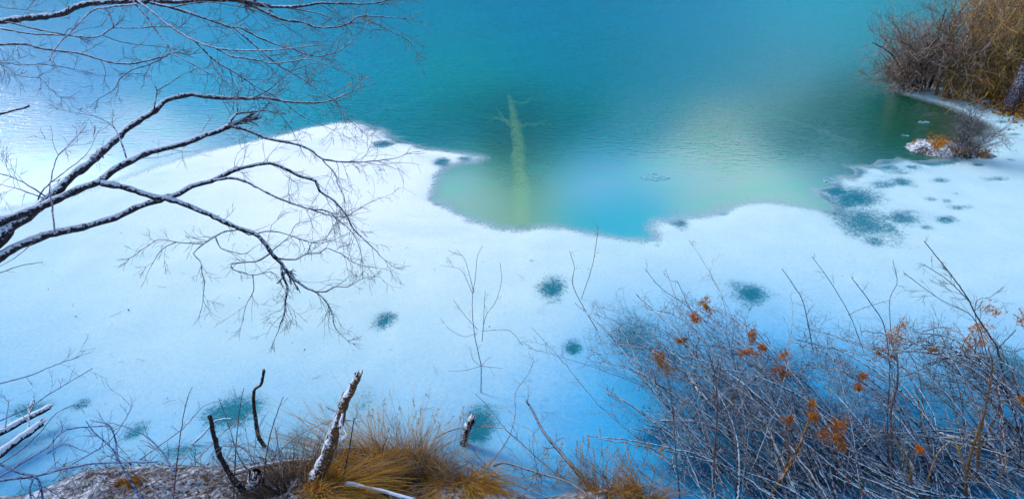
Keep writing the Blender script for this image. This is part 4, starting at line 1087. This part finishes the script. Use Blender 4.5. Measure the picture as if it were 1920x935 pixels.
# frosted blue shrub across the lower left corner
FS = [([(-60, 915), (0, 900), (63, 892), (132, 875), (189, 867), (237, 866), (297, 865)], (5, 2.2)), ([(-50, 850), (0, 870), (38, 886), (69, 895), (82, 938)], (4.5, 3)),
      ([(268, 940), (234, 883), (211, 842), (177, 810), (161, 788)], (3.5, 1.4)), ([(328, 886), (303, 845), (268, 813), (221, 795), (205, 792)], (3, 1.2)),
      ([(220, 868), (216, 823), (205, 797), (170, 787)], (3, 1.4)), ([(-40, 806), (0, 788), (54, 763), (88, 741), (136, 712), (174, 690)], (2.4, 1.1)),
      ([(-40, 730), (0, 719), (63, 701), (104, 683), (148, 669)], (2.2, 1.1)), ([(136, 869), (202, 829), (232, 790), (250, 758)], (2, .9)),
      ([(-40, 916), (0, 892), (50, 862), (88, 839), (110, 815), (126, 804)], (3.4, 1.6)), ([(126, 804), (160, 800), (205, 798)], (2.4, 1.2)), ([(-30, 885), (30, 850), (70, 815), (104, 776), (140, 757)], (2.2, 1)),
      ([(63, 895), (55, 918), (60, 940)], (2.6, 2)), ([(10, 800), (14, 770), (17, 748)], (1.8, .9)), ([(88, 850), (120, 832), (150, 842), (175, 850)], (2, .9))]
stem_shrub('frosted_shrub', 'blue frosted shrub spreading across the lower left corner', 'shrub', (-70, 930),
           [dict(q=near(p, 4.0, 4.15 - 0.1 * (i % 3)), w=(w[0] * 1.35, w[1] * 1.2)) for i, (p, w) in enumerate(FS)], FROST, 91, ntw=5, tl=.16)
# thin brown saplings on the left shore
def sap(name, label, stems, col, seed, **k):
    return stem_shrub(name, label, 'sapling', stems[0][0][0], [dict(q=upright(p, lean=.5), w=w) for p, w in stems], col, seed, **k)
sap('sapling', 'slim reddish sapling rising from the snowy shore at lower left', [([(325, 933), (330, 883), (338, 817), (350, 750), (361, 725)], (3.2, 1)), ([(262, 861), (341, 804), (379, 763), (417, 749)], (2.4, 1))], (.2, .09, .09), 92, ntw=3)
sap('sapling', 'straight brown sapling just left of the crooked stick', [([(438, 935), (443, 829), (452, 750), (458, 727)], (3, 1.1))], BRN, 93, ntw=2)
sap('sapling', 'forked brown sapling between the stump and the broken log', [([(486, 935), (501, 845), (508, 810), (520, 772), (531, 744)], (3.6, 1.2)), ([(495, 880), (540, 830), (590, 800), (640, 780)], (2.2, 1)), ([(490, 905), (450, 860), (430, 800), (410, 745)], (2.2, .9))], BRN, 94, ntw=4)
sap('sapling', 'ochre switch slanting across the bare patch by the crooked stick', [([(330, 900), (380, 850), (430, 800), (474, 771)], (2.6, 1.2))], OCH, 95, ntw=1)
sap('sapling', 'dark forked sapling leaning in front of the broken log', [([(640, 905), (655, 840), (663, 790), (664, 782)], (3.2, 1.6)), ([(663, 790), (690, 822), (715, 845)], (2.4, 1)), ([(663, 788), (630, 786), (600, 800)], (2, .9))], (.05, .05, .08), 96, ntw=2)

# young bare sapling frozen into the ice at the centre
IS = [([(902, 735), (902, 686), (898, 666), (890, 628), (886, 589), (886, 555), (890, 528), (893, 500), (896, 478), (905, 460)], (2.6, 1)), ([(888, 548), (880, 515), (871, 485), (856, 468)], (1.6, .9)), ([(886, 550), (867, 509), (846, 499)], (1.5, .9)),
      ([(904, 640), (906, 616), (912, 590), (929, 566), (940, 528), (938, 493)], (1.8, .9)), ([(903, 620), (948, 618), (965, 628), (979, 647)], (1.6, .9)), ([(895, 625), (867, 630), (838, 614)], (1.5, .9)), ([(896, 618), (875, 595), (850, 562)], (1.5, .9)),
      ([(902, 686), (870, 694), (840, 695)], (1.7, 1)), ([(902, 686), (925, 688), (944, 690)], (1.6, 1)), ([(902, 686), (888, 676), (884, 664)], (1.3, .9)), ([(902, 686), (912, 675), (920, 668)], (1.3, .9)), ([(906, 616), (908, 570), (910, 545)], (1.3, .9))]
bz = P(902, 735, 0.03); bd = (bz - EYE) @ FWD
stem_shrub('sapling', 'lone spindly sapling standing in the snowy ice near the centre', 'sapling', (902, 735),
           [dict(q=np.array([D(a, b, bd - .55 * (735 - b) * bd / FPX) for a, b in p]), w=(w[0] * .75, w[1] * .75), n=3 if i < 4 else 1) for i, (p, w) in enumerate(IS)], (.20, .20, .27), 97, tl=.10, z0=0.03)

# dead sticks reaching over the ice in the middle foreground
GS = [('stick', 'thick brown dead stick pointing up left over the ice right of the tussocks', [(1108, 915), (1084, 886), (1046, 842), (1018, 807), (1000, 772), (986, 750)], (9, 3.5), (.10, .065, .055), 3),
      ('stick', 'long thin dark switch slanting across the ice above the round golden tussock', [(1066, 905), (1010, 860), (970, 823), (948, 804), (917, 763), (891, 738)], (3, 1.2), (.06, .06, .09), 4),
      ('stick', 'curved upright twig over the ice left of the thick dead stick', [(900, 895), (920, 867), (945, 835), (958, 810), (966, 775), (967, 735), (989, 703), (1002, 675)], (2.8, 1), (.08, .07, .1), 5),
      ('stick', 'low dark branch running right from the round golden tussock', [(925, 872), (948, 867), (1000, 883), (1062, 902), (1100, 925)], (4.5, 3), (.06, .05, .06), 4),
      ('stick', 'arched tan twig beside the snow-capped stub', [(820, 820), (832, 812), (863, 802), (901, 798), (948, 803)], (2.6, 1.6), (.22, .15, .08), 3),
      ('stick', 'thin black branch curving below the low dark branch', [(920, 890), (960, 905), (1010, 925), (1050, 945)], (3, 2), (.05, .045, .05), 2)]
for i, (nm, lab, p, w, c, n) in enumerate(GS):
    q = np.array([P(a, b, 0.10 + 0.28 * t) for (a, b), t in zip(p, np.linspace(0, 1, len(p)))])
    stem_shrub(nm, lab, 'stick', p[0], [dict(q=q, w=w)], c, 100 + i, ntw=n, tl=.16, z0=.05)

# ------------------------------------------------------------------ grasses
def tussock(name, label, px, py, rpx, n, height, cols, seed, droop=1.0, r=0.0022, up=0.5, dz=0.0):
    """dome of dry blades arching outward from one root"""
    rng = np.random.default_rng(seed)
    b = G(px, py, dz)
    R = rpx * ((b - EYE) @ FWD) / FPX
    root = empty(name, tuple(b)); tag(root, label, 'grass')
    T = Tubes(); H = Tubes()
    comb = np.array([rng.normal(), rng.normal() - .3, 0]) * .45       # blades lie over to one side, in locks
    locks = [(rng.normal(size=3) * .5, rng.uniform(0, 2 * math.pi), rng.random() ** .5) for _ in range(max(8, n // 28))]
    for i in range(n):
        lk, a, k = locks[rng.integers(len(locks))]
        a = a + rng.normal() * .3; k = min(1.0, abs(k + rng.normal() * .15))
        p0 = b + np.array([math.cos(a), math.sin(a), 0]) * R * 0.75 * k
        p0[2] = b[2] - .03 + (ground_z(p0[0], p0[1]) - b[2]) * .8 + rng.uniform(0, .06) * (1 - k)
        o = (np.array([math.cos(a), math.sin(a), 0]) * (.35 + .5 * k) + comb + lk * .45 + rng.normal(size=3) * .42) * R * .75
        o[2] = 0
        h = height * rng.uniform(0.45, 1.2) * (1.15 - .45 * k)
        p1 = p0 + o * 0.30 + np.array([0, 0, h * 0.7])
        p2 = p0 + o * 0.8 + np.array([0, 0, h * (1 - 0.2 * droop)])
        p3 = p0 + o * 1.35 + np.array([0, 0, h * (1 - droop * rng.uniform(0.3, 1.0))]) + rng.normal(size=3) * 0.03
        c = spline([p0, p1, p2, p3], 0.05)
        T.add(c, taper(len(c), r * rng.uniform(.7, 1.3), 0.0008), 3, np.asarray(cols[rng.integers(len(cols))]) * rng.uniform(0.6, 1.25))
    T.build('blades', LEAF, root, kind='stuff')
    return root
GOLD = [(0.97, 0.54, 0.05), (0.97, 0.63, 0.14), (0.92, 0.43, 0.05), (0.94, 0.62, 0.28)]
STRAW = [(0.68, 0.38, 0.12), (0.92, 0.46, 0.07), (0.75, 0.50, 0.20), (0.60, 0.42, 0.30)]
tussock('grass_tussock', 'round golden grass tussock at the bottom edge left of centre', 868, 908, 68, 1100, 0.12, GOLD, 111, droop=1.0, dz=.05)
tussock('grass_tussock', 'broad straw-coloured grass mound round the foot of the broken log', 715, 880, 110, 800, 0.10, STRAW + GOLD, 112, droop=.7)
tussock('grass_tussock', 'golden grass fringe below the broken log', 612, 915, 66, 700, 0.13, GOLD, 113, droop=.9)
tussock('grass_tussock', 'orange-gold grass tuft on the right shoulder of the straw mound', 775, 868, 40, 380, 0.13, GOLD, 114, droop=.7)
tussock('grass_tussock', 'small bright yellow grass tuft on the snowy lower left shore', 236, 908, 24, 260, 0.10, [(0.75, 0.40, 0.03), (0.7, 0.33, 0.05)], 115, droop=.9)
tussock('grass_tussock', 'tawny grass clump at the bottom edge under the thick dead stick', 1125, 932, 62, 420, 0.17, STRAW + GOLD, 116, droop=.6)
tussock('grass_tussock', 'thin ochre grass clump at the bottom edge under the brush pile', 1205, 938, 48, 300, 0.16, STRAW + GOLD, 117, droop=.6)
tussock('grass_tussock', 'grey dead grass hummock between the straw mound and the golden tussock', 790, 905, 55, 700, 0.16, [(0.30, 0.22, 0.20), (0.45, 0.32, 0.22), (0.60, 0.38, 0.14)], 118, droop=.9)
tussock('grass_tussock', 'dark dead grass patch on the shore left of the golden fringe', 545, 925, 60, 500, 0.12, [(0.10, 0.08, 0.11), (0.3, 0.2, 0.1), (0.2, 0.14, 0.14)], 119, droop=.9)

def reeds(name, label, px, py, wpx_, n, hmin, hmax, col, seed, plume=True, lean=(0.05, 0.0)):
    """tall dry grass stalks with thin plumes"""
    rng = np.random.default_rng(seed)
    b = G(px, py); root = empty(name, tuple(b)); tag(root, label, 'grass')
    T = Tubes(); H = Tubes()
    for i in range(n):
        p0 = G(px + rng.normal() * wpx_, py + rng.normal() * 8)
        h = rng.uniform(hmin, hmax)
        p3 = p0 + np.array([rng.normal() * .10 + lean[0] * h, rng.normal() * .08 + lean[1], h])
        c = spline([p0 - (0, 0, .03), (p0 + p3) / 2 + rng.normal(size=3) * .012, p3], .06)
        T.add(c, taper(len(c), .0022, .0012), 3, np.asarray(col) * rng.uniform(.6, 1.25))
        if plume:
            d = unit(c[-1] - c[-2]); m = 16
            s = rng.uniform(0, .10, m)
            H.flakes(p3 - d * s[:, None] + rng.normal(size=(m, 3)) * .004, .009, np.asarray(col) * rng.uniform(.9, 1.4))
    T.build('stalks', DRY, root, kind='stuff')
    if plume: H.build('plumes', LEAF, root, kind='stuff')
    return root
PALE = (0.62, 0.50, 0.36)
reeds('tall_grass', 'pale wispy grass stalks standing above the straw mound', 770, 850, 60, 26, .35, .75, PALE, 121)
reeds('tall_grass', 'pale wispy grass stalks behind the snow-capped stub', 850, 850, 50, 14, .3, .6, PALE, 122)
reeds('tall_grass', 'golden reed stalks in front of the thick dead stick', 1072, 905, 30, 12, .35, .75, (.6, .40, .12), 123)
reeds('tall_grass', 'straw stalks fringing the left edge of the brush pile', 1150, 915, 60, 22, .3, .7, (.5, .34, .14), 124)
reeds('tall_grass', 'sparse brown stalks among the snowy leaf litter at lower left', 430, 905, 90, 16, .15, .4, (.32, .2, .16), 125, plume=False)

# ------------------------------------------------------------------ the brush pile on the right
SH = [((1400, 930), (1075, 540, 1220, 700), 'leftmost shrub of the brush pile, its twiggy crown over the bare ice'),
      ((1500, 975), (1100, 700, 1300, 850), 'low snow-laden shrub along the lower left side of the brush pile'),
      ((1540, 930), (1150, 550, 1350, 690), 'arching shrub above the orange seed head in the left half of the brush'),
      ((1640, 945), (1300, 585, 1470, 730), 'dense flattened shrub in the middle of the brush pile'),
      ((1730, 950), (1290, 730, 1520, 860), 'sheaf of snow-coated stems lying low in the middle foreground of the brush'),
      ((1780, 900), (1450, 600, 1610, 730), 'bowed shrub right of the middle of the brush pile'),
      ((1870, 930), (1500, 740, 1700, 860), 'low frosted shrub filling the lower right of the brush pile'),
      ((1900, 850), (1590, 610, 1760, 720), 'shrub with bowed tips below the tall bent switches'),
      ((1990, 860), (1700, 620, 1850, 740), 'rightmost arching shrub of the brush pile'),
      ((2030, 960), (1690, 760, 1900, 880), 'dark tangled shrub in the lower right corner')]
STC = [(0.12, 0.11, 0.18), (0.10, 0.06, 0.05), (0.30, 0.17, 0.07), (0.025, 0.022, 0.04), (0.20, 0.21, 0.28), (0.22, 0.11, 0.07), (0.035, 0.03, 0.055)]
for i, (rt, tp, lab) in enumerate(SH):
    rng = np.random.default_rng(200 + i)
    b = P(rt[0], rt[1], 0.12)
    root = empty('brush_shrub', tuple(b)); tag(root, lab, 'shrub', 'shrubs of the brush pile on the right')
    TW = Tubes(); FI = Tubes()
    low = i in (1, 4, 6, 9)
    for s in range(22 if low else (44 if i in (0, 2) else 27)):
        r0 = (rt[0] + rng.normal() * 55, rt[1] + rng.normal() * 30)
        t0 = (rng.uniform(tp[0], tp[2]), rng.uniform(tp[1], tp[3]))
        cut = rng.uniform(0.45, 1.0) if s > 14 else 1.0          # many stems stop half way
        p0 = P(r0[0], r0[1], rng.uniform(0.0, 0.2))
        zt = rng.uniform(0.03, 0.28) if low else rng.uniform(0.12, 0.62)
        p3 = P(t0[0], t0[1], zt)
        arch = rng.uniform(0.02, 0.16) if low else rng.uniform(0.12, 0.42)
        if s > 14 and rng.random() < .4:                          # strays lying across the rest
            t0 = (t0[0] + rng.normal() * 130, t0[1] + rng.normal() * 70); p3 = P(t0[0], t0[1], zt)
        side = np.array([rng.normal() * .16, rng.normal() * .16, 0])
        pm1 = p0 + (p3 - p0) * .35 + side + (0, 0, arch); pm2 = p0 + (p3 - p0) * .7 + side * .6 + (0, 0, arch * .95)
        c = spline([p0, pm1, pm2, p3], .05, .003, rng)
        c = c[:max(4, int(len(c) * cut))]
        w = rng.uniform(2.4, 6.0) if s < 14 else rng.uniform(1.4, 3.0)
        r = taper(len(c), wd(w, c[0]), max(.0016, wd(w * .35, c[-1])), .8)
        col = np.array(STC[rng.integers(len(STC))]) * rng.uniform(.7, 1.3)
        if s < 14:
            T = Tubes(); T.add(c, r, 6, col); T.build('stem', STEM, root)
        else:
            TW.add(c, r, 4, col)
        for q in range(rng.integers(2, 5) if low else rng.integers(6, 12)):
            k = min(len(c) - 2, max(1, int(rng.uniform(.3 if low else .42, 1) * len(c))))
            dd = rotdir(c[k + 1] - c[k - 1], rng.uniform(.3, 1.15), rng)
            if dd[2] < -.3: dd[2] = -dd[2]
            twig(TW, c[k], dd, rng.uniform(.10, .34), max(.0019, r[k] * .5), 2 if rng.random() < .5 else 1, np.array([(.10, .05, .045), (.05, .035, .06), (.17, .08, .05), (.20, .16, .24)][rng.integers(4)]), rng, kink=.26, kids=(1, 3), fork=(.5, 1.3))
            if not low and rng.random() < .55:
                FI.flakes(c[k] + rng.normal(size=(6, 3)) * .035, .0075, np.array([(.60, .24, .06), (.78, .36, .08), (.22, .12, .12)][rng.integers(3)]))
    TW.build('twigs', BTWIG, root, kind='stuff')
    if FI.n: FI.build('buds', LEAF, root, kind='stuff')

# fallen cane litter frozen flat on the ice under the brush
for i, (cx, cy, lab) in enumerate([(1290, 790, 'flat mat of snow-dusted canes frozen into the ice left of the brush middle'), (1480, 830, 'flat mat of pale snowy canes in the middle foreground of the brush'), (1660, 850, 'flat mat of frosted canes under the tall twin stems'), (1830, 830, 'flat mat of dark canes near the right edge')]):
    rng = np.random.default_rng(300 + i)
    root = empty('cane_mat', tuple(P(cx, cy, .03))); tag(root, lab, 'canes', 'cane mats under the brush')
    T = Tubes()
    for s in range(55):
        a = (cx + rng.normal() * 85, cy + rng.normal() * 50)
        L = rng.uniform(30, 150); an = math.radians(rng.normal(42, 20))
        e = (a[0] + math.cos(an) * L, a[1] + math.sin(an) * L)
        z = rng.uniform(.05, .16)
        p = [P(a[0], a[1], z), P((a[0] + e[0]) / 2 + rng.normal() * 4, (a[1] + e[1]) / 2 + rng.normal() * 4, z + rng.uniform(0, .05)), P(e[0], e[1], z * rng.uniform(.5, 1.2))]
        T.add(spline(p, .06), rng.uniform(.0016, .0055), 5, np.array(STC[rng.integers(len(STC))]) * rng.uniform(.7, 1.4))
    T.build('canes', STEM, root, kind='stuff')

# hand-placed upright stems and switches
def up_shrub(label, base, stems, col, seed, **k):
    sts = []
    for st in stems:
        p, w = st[0], st[1]
        sts.append(dict(q=upright(p, z0=.04, lean=.5), w=w, c=st[2] if len(st) > 2 else col))
    return stem_shrub('upright_shrub', label, 'shrub', base, sts, col, seed, z0=.04, **k)
up_shrub('tall shrub with twin upright stems and a yellow bud on top', (1680, 850), [([(1676, 905), (1672, 817), (1670, 776), (1676, 745), (1683, 719), (1683, 681), (1677, 668)], (6, 3)), ([(1668, 900), (1664, 800), (1668, 700), (1664, 660)], (4, 1.4)), ([(1705, 938), (1708, 886), (1699, 855), (1680, 829)], (4.5, 3), (.25, .17, .06))], (.15, .12, .12), 131, ntw=9, tl=.2, lv=2)
up_shrub('tall brown shrub at far right sending bent switches up over the ice', (1845, 880), [([(1809, 940), (1815, 873), (1830, 820), (1844, 779), (1853, 735), (1861, 687), (1853, 650)], (7, 2), (.2, .13, .07)), ([(1834, 900), (1834, 845), (1842, 790)], (6, 5), (.24, .15, .06)), ([(1890, 760), (1873, 663), (1857, 631), (1831, 592), (1815, 560), (1793, 528), (1761, 487), (1733, 452)], (4.2, 1.5), (.09, .09, .08)), ([(1818, 565), (1777, 525), (1731, 495)], (2, 1.1), (.1, .1, .1)),
                                                                                         ([(1860, 700), (1828, 600), (1761, 560), (1696, 512)], (2, 1), (.1, .1, .1)), ([(1850, 690), (1828, 576), (1860, 555), (1881, 537)], (1.8, 1), (.12, .12, .14)), ([(1925, 740), (1895, 690), (1870, 660), (1905, 618)], (2.6, 1.6), (.08, .1, .16))], (.15, .11, .09), 132, ntw=7, tl=.18, lv=2)
up_shrub('ochre forked shrub stem rising from the bottom edge below the orange seed heads', (1450, 932), [([(1440, 938), (1462, 900), (1481, 873), (1500, 830), (1513, 798), (1525, 760)], (8, 2.6), (.3, .15, .05)), ([(1445, 935), (1478, 860), (1474, 820), (1475, 785)], (5, 2.6), (.25, .12, .05)), ([(1465, 905), (1520, 880), (1580, 865), (1640, 815)], (3, 1.4), (.2, .15, .12)), ([(1440, 925), (1420, 880), (1400, 850), (1385, 800)], (3.4, 1.4), (.3, .18, .08))], (.26, .15, .07), 133, ntw=5, tl=.16)
up_shrub('straight upright shrub in the left third of the brush pile', (1339, 933), [([(1339, 938), (1339, 861), (1345, 766), (1339, 697), (1328, 664)], (4.6, 1.8)), ([(1372, 830), (1365, 790), (1383, 722), (1399, 687)], (3.8, 1.6)), ([(1345, 800), (1372, 760), (1385, 730)], (2.4, 1.6)), ([(1275, 935), (1268, 860), (1262, 780), (1250, 700)], (2.6, 1.1)), ([(1380, 935), (1381, 850), (1378, 800), (1386, 752)], (3, 1.4), (.2, .16, .2))], (.17, .11, .09), 134, ntw=7, tl=.18, lv=2)
up_shrub('crooked yellow shrub stem near the lower right corner', (1815, 905), [([(1890, 930), (1844, 908), (1815, 880), (1797, 845), (1787, 823), (1762, 819)], (4.5, 2.6), (.6, .34, .06)), ([(1730, 938), (1743, 889), (1759, 848), (1782, 826)], (4, 2), (.4, .28, .12)), ([(1835, 880), (1875, 860), (1905, 840)], (3.2, 2), (.5, .25, .08))], (.5, .3, .08), 135, ntw=3, tl=.12)
up_shrub('thin bent switches rising above the middle of the brush', (1640, 700), [([(1670, 690), (1658, 612), (1632, 567), (1596, 519)], (2.6, 1.2)), ([(1525, 660), (1507, 570), (1488, 535), (1466, 503)], (2.2, 1.1)), ([(1620, 660), (1594, 592), (1558, 530), (1522, 480)], (1.6, .9)), ([(1672, 640), (1668, 566), (1682, 528), (1674, 488)], (1.4, .9)), ([(1590, 590), (1625, 575), (1668, 562)], (1.4, .9)), ([(1120, 620), (1076, 540), (1077, 500), (1068, 470)], (1.6, .9)), ([(1090, 560), (1110, 500), (1120, 440), (1121, 425)], (1.4, 1.2), (.4, .28, .2)), ([(1340, 620), (1290, 575), (1240, 540), (1209, 504)], (1.5, .9)), ([(1300, 590), (1285, 560), (1270, 526)], (1.3, .9))], (.12, .11, .13), 136, ntw=4, tl=.12)

# dried weeds with rusty seed heads
WEED = [(1225, 662, 34, 'flattened rusty seed head in the left part of the brush'), (1298, 597, 24, 'bright orange seed head above the left brush'), (1322, 573, 24, 'tall pale rusty seed plume left of the dark oval ice patch'), (1282, 640, 12, 'small rust tuft between two orange heads at left'), (1412, 622, 24, 'rusty seed head just right of the middle arch of brush'), (1400, 664, 18, 'little orange head under the rusty middle one'),
        (1466, 690, 28, 'round orange-brown seed head in the middle of the brush'), (1430, 650, 18, 'faint tan seed head left of the round one'), (1618, 716, 20, 'narrow slanting orange seed head in the right half'), (1684, 636, 44, 'largest bright orange seed head beside the bent switches'), (1677, 668, 10, 'yellow bud topping the twin stems'), (1520, 775, 24, 'dark rusty seed head on the ochre forked stem'),
        (1574, 815, 42, 'wide rust-orange seed head low in the foreground brush'), (1834, 622, 34, 'tattered rusty plume near the right edge'), (1903, 588, 44, 'dark orange plume cut by the right edge'), (1475, 786, 10, 'small orange tip on the short ochre stem'), (1752, 655, 10, 'tiny orange tuft right of the largest seed head'), (1914, 745, 22, 'red-brown seed head at the right edge lower down'), (1722, 838, 12, 'little rusty tuft low among the right canes')]
SEED = [(0.97, 0.40, 0.03), (0.95, 0.34, 0.03), (0.97, 0.52, 0.08), (0.72, 0.22, 0.03)]
for i, (a, b, s, lab) in enumerate(WEED):
    rng = np.random.default_rng(400 + i)
    z = 0.76 if s > 15 else 0.60
    hd = P(a, b, z)
    while (hd - EYE) @ FWD < 1.0: hd = P(a, b, 0.3)
    foot = P(a + 60 + rng.normal() * 20, b + 150, .04)
    root = empty('dried_weed', tuple(foot)); tag(root, 'weed with a ' + lab, 'weed', 'dried weeds in the brush')
    R = 1.05 * s * ((hd - EYE) @ FWD) / FPX
    T = Tubes(); T.add(spline([foot, (foot + hd) / 2 + (0.03, .02, .12), hd], .05), [wd(2.6, hd)], 5, (.16, .10, .07)) if False else None
    c = spline([foot, (foot + hd) / 2 + np.array([0.03, .02, .12]), hd], .05)
    T.add(c, taper(len(c), wd(3, hd), .0016), 5, (.17, .11, .08)); T.build('stem', TWIG, root)
    H = Tubes()
    ax = unit(np.array([rng.normal() * .6 + .4, rng.normal() * .5, rng.normal() * .45]))
    lobes = [(rng.uniform(-.9, .9), rng.normal(size=3) * .35, rng.uniform(.35, 1.0)) for _ in range(rng.integers(3, 6))]
    rust = np.array([1.0, rng.uniform(.75, 1.15), rng.uniform(.7, 1.6)]) * rng.uniform(.8, 1.08)
    for q in range(int(28 + s * 2.8)):
        t, off, k = lobes[rng.integers(len(lobes))]
        o = hd + ax * (t + rng.normal() * .16) * R + off * R * .45 + rng.normal(size=3) * R * .12
        d = unit(ax * .5 + off + rng.normal(size=3) * .7)
        L = R * rng.uniform(.18, .5) * k
        H.add(np.array([o, o + d * L * .5 + rng.normal(size=3) * .004, o + d * L]), [.002, .0016, .0011], 3, np.array(SEED[rng.integers(4)]) * .6 * rust)
        m = rng.integers(4, 9)
        H.flakes(o + d * (rng.uniform(.2, 1.1, (m, 1)) * L) + rng.normal(size=(m, 3)) * .008, .0088, np.array([SEED[rng.integers(4)] for _ in range(m)]) * rng.uniform(.45, 1.1, (m, 1)) * rust)
    m = int(8 + s)                                                 # loose seeds caught in the twigs around it
    H.flakes(hd + rng.normal(size=(m, 3)) * R * 1.3, .0055, np.array([SEED[rng.integers(4)] for _ in range(m)]) * rng.uniform(.4, .9, (m, 1)))
    H.build('seed_head', LEAF, root, kind='stuff')

# snow-laden debris among the brush
for i, (pts, w, lab) in enumerate([([(1290, 700), (1320, 745), (1345, 770)], 10, 'snow-topped dead stick beside the straight upright shrub'), ([(1436, 790), (1452, 840), (1462, 890), (1475, 935)], 10, 'pale snow-plastered stem lying beside the ochre fork'),
                                   ([(1690, 845), (1712, 880), (1712, 925)], 8, 'curved white-frosted stem at the foot of the twin stems'), ([(1620, 870), (1680, 885), (1730, 915)], 16, 'black rotten log in the shade under the lower right brush'), ([(1340, 800), (1300, 790), (1240, 788)], 8, 'dark horizontal stick across the blue ice gap'),
                                   ([(1390, 800), (1450, 812), (1490, 800)], 7, 'snowy cross branch below the middle of the brush'), ([(1760, 815), (1830, 830), (1880, 850)], 10, 'dark mossy stick under the crooked yellow stem')]):
    q = np.array([P(a, b, .10) for a, b in pts])
    log_obj('dead_wood', lab, 'dead wood', q, wd(w, q[0]), wd(w * .6, q[-1]), (.035, .03, .035), cap=(.1, .9), seed=500 + i, stubs=2, sides=7, group='dead wood in the brush')

# fallen leaves and twigs scattered on the snowy lower left shore
rng = np.random.default_rng(600)
lit = Tubes(); tw = Tubes()
root = empty('shore_litter', tuple(G(300, 905))); tag(root, 'scattered brown leaves and twigs on the snowy lower left shore', 'leaf litter')
for _ in range(900):
    a, b = rng.uniform(110, 560), rng.uniform(868, 960)
    p = G(a, b, .012)
    lit.flakes(p[None], .016, np.array([(0.22, .12, .07), (.35, .2, .08), (.12, .08, .09), (.45, .28, .12)][rng.integers(4)]) * rng.uniform(.6, 1.3))
for _ in range(220):
    a, b = rng.uniform(100, 560), rng.uniform(868, 955)
    p = G(a, b, .02); an = rng.uniform(0, math.pi)
    d = np.array([math.cos(an), math.sin(an), .1]) * rng.uniform(.05, .22)
    tw.add(spline([p, p + d * .5 + rng.normal(size=3) * .01, p + d], .04), rng.uniform(.0012, .004), 4, np.array([(.05, .05, .09), (.14, .09, .08), (.2, .15, .16)][rng.integers(3)]))
lit.build('leaves', LEAF, root, kind='stuff'); tw.build('twigs', TWIG, root, kind='stuff')

# dark wiry shrub tangled through the shore between stump and grass
def wiry(label, px, py, n, seed, hmin=.12, hmax=.5, wpx_=60, cols=((.05, .04, .05), (.12, .08, .08), (.2, .15, .14), (.3, .18, .08))):
    rng = np.random.default_rng(seed)
    root = empty('wiry_shrub', tuple(G(px, py))); tag(root, label, 'shrub', 'wiry shrubs along the shore')
    TW = Tubes()
    for i in range(n):
        p0 = G(px + rng.normal() * wpx_, py + rng.normal() * 14)
        d = unit(np.array([rng.normal() * .8, rng.normal() * .5 + .2, rng.uniform(.3, 1.1)]))
        L = rng.uniform(hmin, hmax); c = np.array(cols[rng.integers(len(cols))])
        T = Tubes() if i < 6 else TW
        twig(T, p0 - d * .03, d, L, rng.uniform(.002, .0042), 2, c, rng, kink=.16, kids=(1, 3), sides=4)
        if i < 6: T.build('stem', TWIG, root)
    TW.build('twigs', TWIG, root, kind='stuff')
wiry('dark wiry twigs tangled between the reddish stump and the broken log', 545, 885, 34, 701)
wiry('grey wiry twigs poking through the straw grass mound', 720, 862, 26, 702)
wiry('fine brown twigs along the snowy lower left shore', 330, 880, 30, 703, hmax=.35, wpx_=80)
wiry('thin dark twigs over the blue ice between golden tussock and dead stick', 970, 900, 26, 704, wpx_=55)
wiry('snarled dark twigs at the bottom edge under the left brush', 1210, 915, 34, 705, wpx_=60)

# specks of leaf and twig lying on the snowy ice
rng = np.random.default_rng(640)
root = empty('ice_debris', tuple(P(700, 560, .04))); tag(root, 'tiny dark leaf and twig specks scattered on the snowy ice', 'debris', kind='stuff')
T = Tubes()
for _ in range(70):
    p = P(rng.uniform(60, 1080), rng.uniform(430, 780), .05)
    if rng.random() < .6:
        T.flakes(p[None] + rng.normal(size=(1, 3)) * (.01, .01, 0), .014, np.array((.16, .12, .12)) * rng.uniform(.5, 1.6))
    else:
        an = rng.uniform(0, math.pi); d = np.array([math.cos(an), math.sin(an), .05]) * rng.uniform(.04, .16)
        T.add(spline([p, p + d * .5 + rng.normal(size=3) * .008, p + d], .03), .0018, 4, (.10, .09, .12))
T.build('specks', TWIG, root, kind='stuff')
